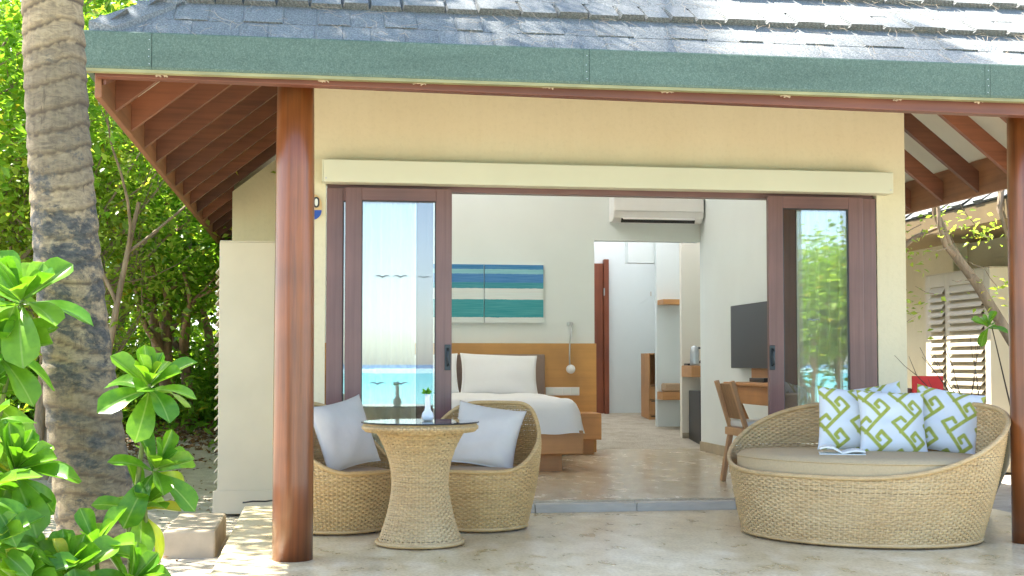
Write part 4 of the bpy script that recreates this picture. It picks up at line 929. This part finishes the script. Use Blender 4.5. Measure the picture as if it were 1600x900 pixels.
# television on the right wall
tv = empty('television', (3.98, 11.6, 0.95), 'flat black television on the right wall above the desk', 'television')
box('screen', M['black'], tv, 3.955, 3.985, 10.75, 11.93, 0.955, 1.555, 0.006)
box('bracket', M['black'], tv, 3.986, 4.058, 11.2, 11.5, 1.15, 1.35)
sb = box('backing_board', M['oak_y'], None, 4.03, 4.058, 10.2, 11.55, 0.84, 1.10, label='honey oak backing board under the television', cat='board')
box('set_top_box', M['black'], None, 3.72, 3.94, 10.35, 10.72, 0.8405, 0.875, 0.004, label='flat black box lying on the desk', cat='box')
dk = empty('writing_desk', (3.8, 10.2, 0.07), 'honey oak writing desk with slanted leg along the right wall', 'desk')
box('desk_top', M['oak_y'], dk, 3.53, 4.044, 9.2, 10.86, 0.812, 0.839, 0.004)
box('drawer', M['oak_y'], dk, 3.56, 4.02, 9.3, 10.72, 0.66, 0.811, 0.004)
MB().beam((3.58, 10.62, 0.66), (3.62, 9.95, 0.071), 0.05, 0.06).build('slanted_leg', M['oak_z'], dk)
MB().beam((4.0, 10.62, 0.66), (4.0, 9.95, 0.071), 0.05, 0.06).build('slanted_leg', M['oak_z'], dk)
MB().beam((3.58, 9.35, 0.66), (3.60, 9.7, 0.071), 0.05, 0.06).build('slanted_leg', M['oak_z'], dk)
ch = empty('desk_chair', (3.35, 9.65, 0.07), 'pale timber chair with white seat pad at the desk', 'chair')
for y in (9.42, 9.80):
    MB().beam((3.13, y, 0.865), (3.24, y, 0.50), 0.03, 0.05, up=(0, 1, 0)).build('back_post', M['ash'], ch, bevel=0.004)
    MB().beam((3.25, y, 0.50), (3.175, y, 0.071), 0.034, 0.055, up=(0, 1, 0)).build('leg', M['ash'], ch, bevel=0.004)
    MB().beam((3.60, y, 0.47), (3.63, y, 0.071), 0.032, 0.045, up=(0, 1, 0)).build('leg', M['ash'], ch, bevel=0.004)
MB().add([(3.15, 9.44, .84), (3.15, 9.78, .84), (3.225, 9.78, .57), (3.225, 9.44, .57), (3.168, 9.44, .845), (3.168, 9.78, .845), (3.243, 9.78, .575), (3.243, 9.44, .575)], [(0, 1, 2, 3), (7, 6, 5, 4), (0, 4, 5, 1), (2, 6, 7, 3), (1, 5, 6, 2), (0, 3, 7, 4)]).build('backrest', wood('woven chair back', (0.33, 0.19, 0.09), 2, 0.6, 0.4, 120), ch)
box('seat_frame', M['ash'], ch, 3.20, 3.66, 9.405, 9.815, 0.44, 0.50, 0.006)
box('seat_pad', plain('white seat fabric', (0.66, 0.67, 0.66), 0.9, 0.03, 20), ch, 3.235, 3.665, 9.40, 9.82, 0.501, 0.56, 0.02, seg=3)
# hall fittings
dr = empty('drawer_tower', (4.2, 16, 0.07), 'narrow oak drawer tower at the end of the hall', 'drawers')
m = MB(); m.box(4.185, 4.20, 15.9, 16.3, 0.07, 1.13); m.box(4.375, 4.39, 15.9, 16.3, 0.07, 1.13); m.box(4.20, 4.375, 15.9, 16.3, 1.115, 1.13); m.box(4.20, 4.375, 16.28, 16.3, 0.07, 1.115); m.build('carcass', M['oak_z'], dr)
for k in range(3):
    d_ = box('drawer_front', M['oak_x'], dr, 4.202, 4.373, 15.905, 16.2, 0.15 + 0.195 * k, 0.335 + 0.195 * k, 0.003)
    box('drawer_gap', M['black'], d_, 4.215, 4.36, 15.9, 15.904, 0.318 + 0.195 * k, 0.328 + 0.195 * k)
box('wardrobe_shelf', M['oak_x'], None, 4.125, 4.40, 14.98, 15.248, 1.715, 1.775, 0.004, label='upper oak shelf in the wardrobe niche', cat='shelf')
box('wardrobe_shelf', M['oak_x'], None, 4.115, 4.40, 14.98, 15.247, 0.56, 0.655, 0.004, label='lower oak shelf in the wardrobe niche with folded linen', cat='shelf')
box('folded_linen', M['chairfab'], None, 4.15, 4.36, 15.02, 15.2, 0.657, 0.76, 0.02, label='folded beige linen on the lower wardrobe shelf', cat='linen')
hg = MB(); hg.tube([(4.42, 15.95, 1.92), (4.42, 15.95, 1.86)], 0.004, 6); hg.build('coat_hanger', M['ash'], label='clothes hanger hanging in the hall', cat='hanger')
o = C.objects['coat_hanger']; o.location = (-0.19, 0, 0)
MB().tube([(4.42, 15.95, 1.86), (4.30, 15.95, 1.78), (4.27, 15.95, 1.765)], 0.006, 6).build('arm', M['white'], o, local=True); MB().tube([(4.42, 15.95, 1.86), (4.53, 15.95, 1.78)], 0.006, 6).build('arm', M['white'], o, local=True)
box('vanity_ledge', M['oak_x'], None, 4.165, 4.50, 13.95, 14.348, 0.845, 0.975, 0.005, label='thick oak ledge holding the kettle in the hall niche', cat='ledge')
kt = empty('kettle', (4.235, 14.06, 0.977), 'steel kettle with black handle on the oak ledge', 'kettle')
MB().lathe([(0.05, 0), (0.052, 0.02), (0.05, 0.15), (0.04, 0.21), (0.012, 0.225)], 24).build('body', M['steel'], kt, True, local=True)
MB().tube([(0.045, 0, 0.2), (0.10, 0, 0.19), (0.105, 0, 0.08), (0.055, 0, 0.03)], 0.013, 8).build('handle', M['black'], kt, True, local=True)
MB().lathe([(0.06, -0.0), (0.06, 0.004)], 20).build('base', M['black'], kt, local=True)
box('tea_tray', M['black'], None, 4.18, 4.23, 14.15, 14.3, 0.976, 1.0, 0.004, label='small black tray beside the kettle', cat='tray')
fr = box('minibar_fridge', M['black'], None, 4.235, 4.55, 13.86, 14.3, 0.075, 0.69, 0.008, label='small black minibar fridge under the oak ledge', cat='fridge')
box('door_panel', M['black'], fr, 4.24, 4.54, 13.85, 13.858, 0.09, 0.68, 0.003)

# ------------------------------------------------------------------ coconut palm
def trunk_center(z):   # leans to the left going up
    w = min(z, 2.8); return Vector((-0.7985 - 0.1675 * w + 0.025 * w * w - 0.0275 * (z - w), 5.30 + 0.16 * max(0.0, z - 3.0) ** 1.5, z))
pm = empty('palm_tree', (-0.78, 5.3, -0.12), 'tall ringed palm trunk in the left foreground', 'palm')
def palm_trunk():
    n = 56; zs = np.arange(-0.3, 7.6, 0.010); V = []; GR = []
    r3 = np.random.default_rng(4); rings = []; z = -0.3
    while z < 7.7: rings.append(z); z += r3.uniform(0.055, 0.105)
    rings = np.array(rings); tilt = r3.uniform(-0.035, 0.035, len(rings)); tph = r3.uniform(0, 6.28, len(rings))
    a = np.arange(n) / n * 2 * math.pi
    for z in zs:
        c = trunk_center(z); rad = 0.128 - 0.009 * max(0, z - 1.0) + 0.045 * math.exp(-max(z, -.2) * 2.2) + (0.008 if z < 1 else 0) * 1
        rad = max(rad, 0.085)
        zz = z + 0.026 * np.sin(a + 0.9 * z * 2.1) + 0.012 * np.sin(2 * a + z * 3) + 0.003 * np.sin(5 * a + 7 * z)
        k = np.clip(np.searchsorted(rings, zz) - 1, 0, len(rings) - 2)
        fr_ = (zz - rings[k]) / (rings[k + 1] - rings[k])
        prof = 0.009 * (1 - fr_) ** 0.8 - 0.009 * np.exp(-(fr_ / 0.12) ** 2) - 0.003
        rr = rad + prof + 0.0022 * np.sin(a * 9 + k * 2.3) * np.sin(k * 1.7 + a * 3)
        V.append(np.stack([c.x + rr * np.cos(a), c.y + rr * np.sin(a), np.full(n, z)], -1)); GR.append(np.stack([np.exp(-(fr_ / 0.16) ** 2), np.sin(k * 12.9898) * 0.5 + 0.5, fr_, np.ones(n)], -1))
    V = np.concatenate(V) - np.array(wloc(pm)); m_ = len(zs); I = np.arange(m_ * n).reshape(m_, n); J = np.roll(I, -1, 1)
    me = np_mesh('trunk', V, np.stack([I[:-1], J[:-1], J[1:], I[1:]], -1).reshape(-1, 4), None, M['palm'], True)
    at = me.color_attributes.new('ring', 'FLOAT_COLOR', 'POINT'); at.data.foreach_set('color', np.concatenate(GR).astype(np.float32).ravel())
    link(bpy.data.objects.new('trunk', me), pm)
palm_trunk()
def frond_mesh(L, droop, seed):
    r4 = random.Random(seed); m = MB(); pts = []; p = Vector((0, 0, 0)); el = 0.75
    for i in range(15): pts.append(p.copy()); p = p + Vector((math.cos(el), 0, math.sin(el))) * L / 14; el -= droop / 14
    m.tube(pts, [0.022 * (1 - i / 15) + 0.003 for i in range(15)], 5)
    for i in range(64):
        u = 0.12 + 0.87 * i / 64; f_ = u * 14; k = min(int(f_), 13); q = pts[k].lerp(pts[k + 1] if k < 14 else pts[k], f_ - k); d = (pts[min(k + 1, 14)] - pts[k]).normalized()
        ll = L * 0.24 * math.sin(min(1, u * 1.5 + 0.15) * math.pi * 0.62) * (1.15 - 0.7 * u)
        for s_ in (-1, 1):
            o = Vector((d.x * 0.5, s_ * 1.0, -0.45 - 0.3 * r4.random())).normalized(); wv = d * 0.016
            e = q + o * ll + Vector((0, 0, -0.12 * ll)); mid = q + o * ll * 0.5
            m.add([q - wv, q + wv, mid + wv * 0.8, e, mid - wv * 0.8], [(0, 1, 2, 4), (4, 2, 3)])
    return m.mesh('frond', M['frond'])
top = trunk_center(7.55); fm = [frond_mesh(3.1, 1.7, 1), frond_mesh(2.7, 2.2, 2), frond_mesh(3.0, 1.3, 3)]
for k in range(15):
    o = bpy.data.objects.new('frond', fm[k % 3]); o.parent = pm; o.location = top - wloc(pm)
    o.rotation_euler = (0, random.uniform(-0.45, 0.35), k * 2.4 + random.uniform(-.2, .2)); C.objects.link(o)

# ------------------------------------------------------------------ big-leaved shrubs round the palm
def sc_leaf(bend, cup, wv):
    n, w = 11, 7; V = []; F = []
    for i in range(n):
        u = i / (n - 1); half = 0.275 * (u ** 0.80) * math.sqrt(max(0, 1 - max(0, (u - 0.66) / 0.34) ** 2.1)) + 0.006
        el = 0.1 - bend * u; z = -bend * u * u * 0.5
        for j in range(w):
            s_ = j / (w - 1) * 2 - 1
            V.append((u * (1 - 0.12 * bend * u), s_ * half, z + cup * abs(s_) ** 1.6 * half * 1.2 + wv * math.sin(u * 9 + s_ * 3) * 0.02 * abs(s_) - (0.012 if j == 3 else 0)))
    for i in range(n - 1):
        for j in range(w - 1): F.append((i * w + j, (i + 1) * w + j, (i + 1) * w + j + 1, i * w + j + 1))
    me = bpy.data.meshes.new('leaf'); me.from_pydata(V, [], F); me.materials.append(M['scaevola']); me.polygons.foreach_set('use_smooth', [True] * len(F)); me.update(); return me
SL = [sc_leaf(0.25, 0.5, 0.4), sc_leaf(0.7, 0.3, 0.8), sc_leaf(0.05, 0.7, 0.3), sc_leaf(1.0, 0.15, 1.0)]
def rosette(parent, c, n, L, axis=Vector((0, 0, 1)), spread=1.0):
    c = Vector(c); axis = axis.normalized(); q0 = axis.to_track_quat('Z', 'Y')
    for k in range(n):
        t = k / n; a = k * 2.399 + random.uniform(-.2, .2); el = 1.25 - 1.5 * t * spread + random.uniform(-.15, .15)   # inner ones upright
        d = q0 @ Vector((math.cos(a) * math.cos(el), math.sin(a) * math.cos(el), math.sin(el)))
        up = q0 @ Vector((-math.cos(a) * math.sin(el), -math.sin(a) * math.sin(el), math.cos(el))); y_ = up.cross(d)
        s_ = L * (0.62 + 0.5 * min(1, t * 1.6)) * random.uniform(0.85, 1.12)
        mt_ = Matrix((d, y_, up)).transposed().to_4x4()
        o = bpy.data.objects.new('leaf', SL[(0, 2, 0, 1, 3)[min(4, int(t * 5 + random.random() * 0.6))]]); o.parent = parent
        roll = Matrix.Rotation(random.uniform(-.35, .35), 4, 'X')
        o.matrix_local = Matrix.Translation(c - axis * 0.04 * t - wloc(parent)) @ mt_ @ roll @ Matrix.Diagonal((s_, s_ * random.uniform(0.9, 1.15), s_, 1)); C.objects.link(o)
def shrub(base, heads, label, L=0.19):
    s_ = empty('broadleaf_shrub', base, label, 'shrub', 'broadleaf shrubs round the palm')
    bv = Vector(base)
    for h, n, ax in heads:
        h = Vector(h); ax = Vector(ax); mid = bv.lerp(h, 0.55) + Vector((random.uniform(-.05, .05), random.uniform(-.05, .05), -0.06))
        MB().tube([bv, mid, h - ax.normalized() * 0.12, h], [0.013, 0.010, 0.008, 0.006], 7).build('stem', M['stem'], s_, True)
        rosette(s_, h, n, L, ax)
shrub((-0.62, 4.55, -0.12), [((-0.575, 4.60, 0.93), 18, (0.15, -0.55, 0.8)), ((-0.55, 4.62, 0.64), 14, (0.35, -0.4, 0.6)), ((-0.60, 4.66, 0.50), 12, (0.3, -0.3, 0.4))], 'broadleaf shrub stalk standing just right of the palm trunk', 0.175)
shrub((-0.86, 4.35, -0.12), [((-0.78, 4.28, 0.33), 18, (0.15, -0.45, 0.9)), ((-0.60, 4.40, 0.28), 12, (0.4, -0.2, 0.6)), ((-0.72, 4.42, 0.40), 10, (0, -0.4, 0.8))], 'low broadleaf shrub crossing the foot of the palm at the bottom edge', 0.185)
shrub((-1.05, 4.45, -0.12), [((-0.97, 4.40, 0.66), 20, (0.40, -0.45, 0.8)), ((-1.04, 4.42, 0.48), 16, (0.1, -0.5, 0.7)), ((-1.0, 4.46, 0.36), 14, (0.2, -0.5, 0.4)), ((-1.12, 4.5, 0.78), 14, (0, -0.3, 1))], 'broadleaf shrub filling the lower left corner', 0.195)
shrub((-1.12, 4.25, -0.12), [((-0.98, 4.12, 0.46), 17, (0.2, -0.5, 0.8)), ((-1.02, 4.15, 0.62), 14, (0.1, -0.5, 0.9)), ((-0.90, 4.15, 0.33), 15, (0.25, -0.5, 0.6)), ((-0.72, 4.18, 0.21), 14, (0.2, -0.5, 0.6))], 'broadleaf shrub nearest the camera in the bottom left corner', 0.18)
shrub((-1.25, 4.85, -0.12), [((-1.06, 4.85, 1.24), 18, (0.2, -0.5, 0.8)), ((-1.14, 4.85, 1.05), 15, (0.2, -0.5, 0.5)), ((-1.20, 4.9, 0.90), 13, (0.3, -0.4, 0.5))], 'tall broadleaf shrub at the left edge behind the palm', 0.235)

# ------------------------------------------------------------------ garden trees
def leaves_mesh(name, pts, size, mat, seed, flat=0.5, aspect=0.55):
    r5 = np.random.default_rng(seed); n = len(pts)
    d = r5.normal(size=(n, 3)); d[:, 2] = d[:, 2] * 0.5 - 0.25; d /= np.linalg.norm(d, axis=1)[:, None]
    nn = r5.normal(size=(n, 3)) * 0.55; nn[:, 2] += flat + 0.6; s_ = np.cross(nn, d); s_ /= np.linalg.norm(s_, axis=1)[:, None] + 1e-9
    up = np.cross(d, s_); L = size * r5.uniform(0.55, 1.3, n)[:, None]; Wd = L * aspect * 0.5
    p0 = pts; p1 = pts + d * L * 0.45 + s_ * Wd + up * L * 0.10; p2 = pts + d * L - up * L * 0.08; p3 = pts + d * L * 0.45 - s_ * Wd + up * L * 0.10
    V = np.stack([p0, p1, p2, p3], 1).reshape(-1, 3); b_ = np.arange(n) * 4
    return np_mesh(name, V, None, np.concatenate([np.stack([b_, b_ + 1, b_ + 2], -1), np.stack([b_, b_ + 2, b_ + 3], -1)]), mat)
def tree(base, H, spread, nleaf, leaf, size, label, cat='tree', name='garden_tree', group='trees in the garden behind', seed=1, lean=(0, 0), bark='branch', low=0.15, stems=1, tr=0.07):
    r6 = random.Random(seed); r7 = np.random.default_rng(seed); bx_, by_ = base; bz = float(gz(bx_, by_)) - 0.1
    t = empty(name, (bx_, by_, bz), label, cat, group); off = wloc(t); m = MB(); tips = []
    def grow(p, d, L, r0, lev):
        n = 6; pts = [p]; rr = [r0]
        for i in range(n):
            d = (d + Vector((r6.uniform(-.2, .2), r6.uniform(-.2, .2), r6.uniform(-.08, .16)))).normalized(); pts.append(pts[-1] + d * L / n); rr.append(r0 * (1 - 0.62 * (i + 1) / n))
        m.tube(pts, rr, 7 if lev < 2 else 5, False)
        if lev >= 1: tips.extend(pts[2:])
        if lev < 3:
            for k in range(4 if lev == 0 else 3):
                i = r6.randint(2 if lev else 2, n); a = r6.uniform(0, 6.28)
                nd_ = (d * 0.5 + Vector((math.cos(a) * spread, math.sin(a) * spread, r6.uniform(-0.1, 0.75)))).normalized()
                grow(pts[i], nd_, L * r6.uniform(0.42, 0.66), rr[i] * 0.7, lev + 1)
    for s_ in range(stems):
        a = r6.uniform(0, 6.28); d0 = Vector((lean[0] + 0.25 * math.cos(a) * (stems > 1), lean[1] + 0.25 * math.sin(a) * (stems > 1), 1)).normalized()
        grow(Vector((bx_ + 0.1 * math.cos(a) * (stems > 1), by_ + 0.1 * math.sin(a) * (stems > 1), bz)), d0, H * 0.55, tr * r6.uniform(0.75, 1.1), 0)
    m.build('trunk', M[bark], t, True)
    T = np.array([tuple(p) for p in tips]); w = np.ones(len(T)); T = T[T[:, 2] > bz + H * low]
    idx = r7.integers(0, len(T), nleaf); P = T[idx] + r7.normal(size=(nleaf, 3)) * np.array([0.30, 0.30, 0.24]) * (H / 5) ** 0.5
    P = P[P[:, 2] > bz + 0.15]
    link(bpy.data.objects.new('crown', leaves_mesh('crown', P - np.array(off), size, M[leaf], seed)), t)
    return t
TREES = [
 ((-2.2, 13.6), 5.6, 0.8, 9000, 'leafA', 0.11, 'bright leafy tree with thin forked stems just right of the palm', 11, 'branch', 3),
 ((-1.55, 15.6), 5.2, 0.9, 10000, 'leafB', 0.12, 'deep green tree under the left eave', 12, 'branch2', 3),
 ((-3.2, 12.8), 5.0, 0.8, 9000, 'leafC', 0.10, 'pale green tree behind the top of the palm trunk', 13, 'branch', 2),
 ((-4.6, 16.8), 7.0, 0.9, 12000, 'leafA', 0.10, 'tall bright tree at the far left', 14, 'branch', 2),
 ((-2.9, 17.6), 7.2, 0.9, 13000, 'leafC', 0.13, 'tall pale tree behind the forked stems', 15, 'branch', 2),
 ((-1.3, 18.6), 6.6, 0.9, 14000, 'leafA', 0.14, 'dense tree closing the view beside the louvred cabinet', 16, 'branch2', 3),
 ((-6.2, 20.5), 8.0, 0.9, 17000, 'leafB', 0.13, 'dark tall tree beyond the hut', 17, 'branch2', 2),
 ((0.6, 21.5), 8.0, 0.9, 17000, 'leafA', 0.13, 'tree behind the bungalow, its crown beside the rafters', 18, 'branch', 2),
]
for (b_, H, sp_, nl, lf, sz, lb, sd, bk_, stm) in TREES: tree(b_, H, sp_, nl, lf, sz, lb, seed=sd, bark=bk_, stems=stm, tr=0.085, low=0.06 if H < 6 else 0.1)
tree((-2.05, 12.6), 4.6, 0.55, 4000, 'leafC', 0.08, 'thin pale forked stems with few leaves beside the louvred cabinet', seed=61, stems=4, tr=0.055, low=0.1)
tree((-2.45, 12.0), 5.0, 0.6, 4500, 'leafC', 0.08, 'sparse pale stemmed tree right behind the palm trunk', seed=62, stems=3, tr=0.06, low=0.2)
# thicket closing the garden: one mass
n = 56000; P = np.stack([rng.uniform(-11, 3, n), rng.uniform(19.5, 24, n), np.abs(rng.normal(0, 1, n)) * 2.6 + 0.1], -1); P[:, 1] += 0.35 * P[:, 2]
o = link(bpy.data.objects.new('thicket', leaves_mesh('thicket', P, 0.15, M['leafA'], 5))); tag(o, 'green thicket closing the garden behind the trees', 'thicket', None, 'stuff')
# undergrowth along the foot of the trees
n = 26000; px_ = rng.uniform(-7, -0.75, n); py_ = 16.3 + rng.normal(0, 0.9, n) + np.abs(rng.normal(0, 0.8, n)); pz_ = gz(px_, py_) + np.abs(rng.normal(0, 0.38, n)) + 0.02
o = link(bpy.data.objects.new('undergrowth', leaves_mesh('undergrowth', np.stack([px_, py_, pz_], -1), 0.13, M['leafB'], 6, aspect=0.35))); tag(o, 'low green undergrowth along the foot of the trees', 'undergrowth', None, 'stuff')
n = 5000; px_ = rng.uniform(-6, -0.7, n); py_ = rng.normal(15.2, 1.1, n); pz_ = gz(px_, py_) + rng.uniform(0.0, 0.05, n)
o = link(bpy.data.objects.new('leaf_litter', leaves_mesh('leaf_litter', np.stack([px_, py_, pz_], -1), 0.09, M['litter'], 7, flat=2))); tag(o, 'brown leaf litter on the sand under the trees', 'leaf litter', None, 'stuff')
n = 500; px_ = rng.uniform(-2.5, -0.75, n); py_ = rng.uniform(6, 14, n); pz_ = gz(px_, py_) + 0.012
o = link(bpy.data.objects.new('leaf_scatter', leaves_mesh('leaf_scatter', np.stack([px_, py_, pz_], -1), 0.035, M['litter'], 8, flat=2))); tag(o, 'small dry leaf bits scattered on the sand', 'leaf litter', None, 'stuff')
# small tree between the two bungalows
t2 = empty('sapling_tree', (6.35, 10.4, -0.12), 'slender branching tree between the two bungalows, right of the doors', 'tree')
m = MB()
m.tube([(6.35, 10.4, -.12), (6.22, 10.45, 0.9), (5.98, 10.5, 1.32), (5.72, 10.5, 1.72), (5.48, 10.5, 2.02), (5.36, 10.5, 2.32), (5.30, 10.5, 2.9)], [0.06, 0.055, 0.05, 0.045, 0.04, 0.034, 0.02], 8)
m.tube([(5.55, 10.5, 1.93), (5.42, 10.45, 2.02), (5.34, 10.4, 2.2), (5.32, 10.4, 2.5)], [0.028, 0.024, 0.02, 0.012], 7)
m.tube([(6.02, 10.5, 2.9), (5.93, 10.45, 2.35), (5.99, 10.4, 2.05)], [0.03, 0.026, 0.008], 7)
m.tube([(5.02, 10.7, 1.75), (5.06, 10.65, 1.98), (5.22, 10.6, 2.12), (5.42, 10.55, 2.2)], [0.03, 0.028, 0.02, 0.012], 7)
m.tube([(5.02, 10.7, 1.75), (4.95, 10.75, 1.2), (4.93, 10.8, -.12)], [0.03, 0.035, 0.04], 7)
for k in range(14):
    p = Vector((random.uniform(5.0, 5.95), 10.4, random.uniform(1.55, 2.3))); d = Vector((random.uniform(-.8, .5), random.uniform(-.3, .3), random.uniform(-.5, .6))); m.tube([p, p + d * 0.15, p + d * 0.3 + Vector((0, 0, .03))], [0.005, 0.0035, 0.002], 5)
for k in range(5):
    p = Vector((4.93, 10.5, random.uniform(1.0, 1.6))); d = Vector((random.uniform(.1, .8), random.uniform(-.3, .1), random.uniform(0, .8))); m.tube([p, p + d * 0.15, p + d * 0.33], [0.006, 0.004, 0.002], 5)
m.build('trunk', M['branch'], t2, True)
cl = np.array([(5.35, 10.4, 2.2), (5.55, 10.4, 2.18), (5.1, 10.5, 2.15), (5.75, 10.4, 2.2), (5.9, 10.4, 2.1), (5.05, 10.5, 1.95), (5.0, 10.4, 1.6), (5.02, 10.4, 1.45), (5.85, 10.3, 1.6), (5.4, 10.5, 2.5), (5.6, 10.5, 2.8), (5.9, 10.5, 2.7)])
P = cl[rng.integers(0, len(cl), 330)] + rng.normal(size=(330, 3)) * np.array([0.13, 0.12, 0.09])
link(bpy.data.objects.new('crown', leaves_mesh('crown', P - np.array(wloc(t2)), 0.065, M['leafC'], 31)), t2)
big = empty('potted_seedling', (5.42, 9.3, -0.12), 'young seedling with a few large bright leaves beside the right column', 'plant')
MB().tube([(5.42, 9.3, -.12), (5.36, 9.3, 0.6), (5.20, 9.3, 1.28)], [0.008, 0.007, 0.004], 6).build('stem', M['twig'], big, True)
rosette(big, (5.17, 9.3, 1.30), 9, 0.16, Vector((-0.2, -0.5, 0.6)))
# trees behind the camera, mirrored in the door glass
tree((-3.0, -9.5), 7.5, 0.9, 9000, 'leafB', 0.12, 'shore tree behind the viewer, mirrored in the door glass', name='shore_tree', group='trees along the beach', seed=41, low=0.3)
tree((7.9, -2.2), 4.2, 1.0, 16000, 'leafA', 0.12, 'leafy beach tree mirrored in the right sliding door', name='shore_tree', group='trees along the beach', seed=42, low=0.05, stems=3)
tree((5.2, -8.5), 6.0, 0.9, 12000, 'leafC', 0.12, 'pale beach tree mirrored in the right sliding door', name='shore_tree', group='trees along the beach', seed=43, low=0.05, stems=3)
# trees whose crowns shade the roof from the left
tree((-4.8, 8.6), 8.0, 0.9, 9000, 'leafA', 0.11, 'garden tree at the left whose crown dapples the sand', name='garden_tree', seed=51, low=0.4)
tree((-3.9, 11.2), 6.8, 0.9, 8000, 'leafB', 0.10, 'garden tree left of the louvred cabinet, dappling the path', name='garden_tree', seed=52, low=0.35)
tree((-3.1, 8.7), 9.0, 0.95, 15000, 'leafA', 0.12, 'tall garden tree left of the view, its crown shading the roof', name='garden_tree', seed=53, low=0.5)
MB().tube([(-0.30, 9.50, 0.008), (-0.36, 9.42, 0.008), (-0.45, 9.44, 0.008), (-0.52, 9.40, 0.004)], 0.006, 6).build('cable', M['black'], None, True, label='short black cable lying at the foot of the louvred cabinet', cat='cable')
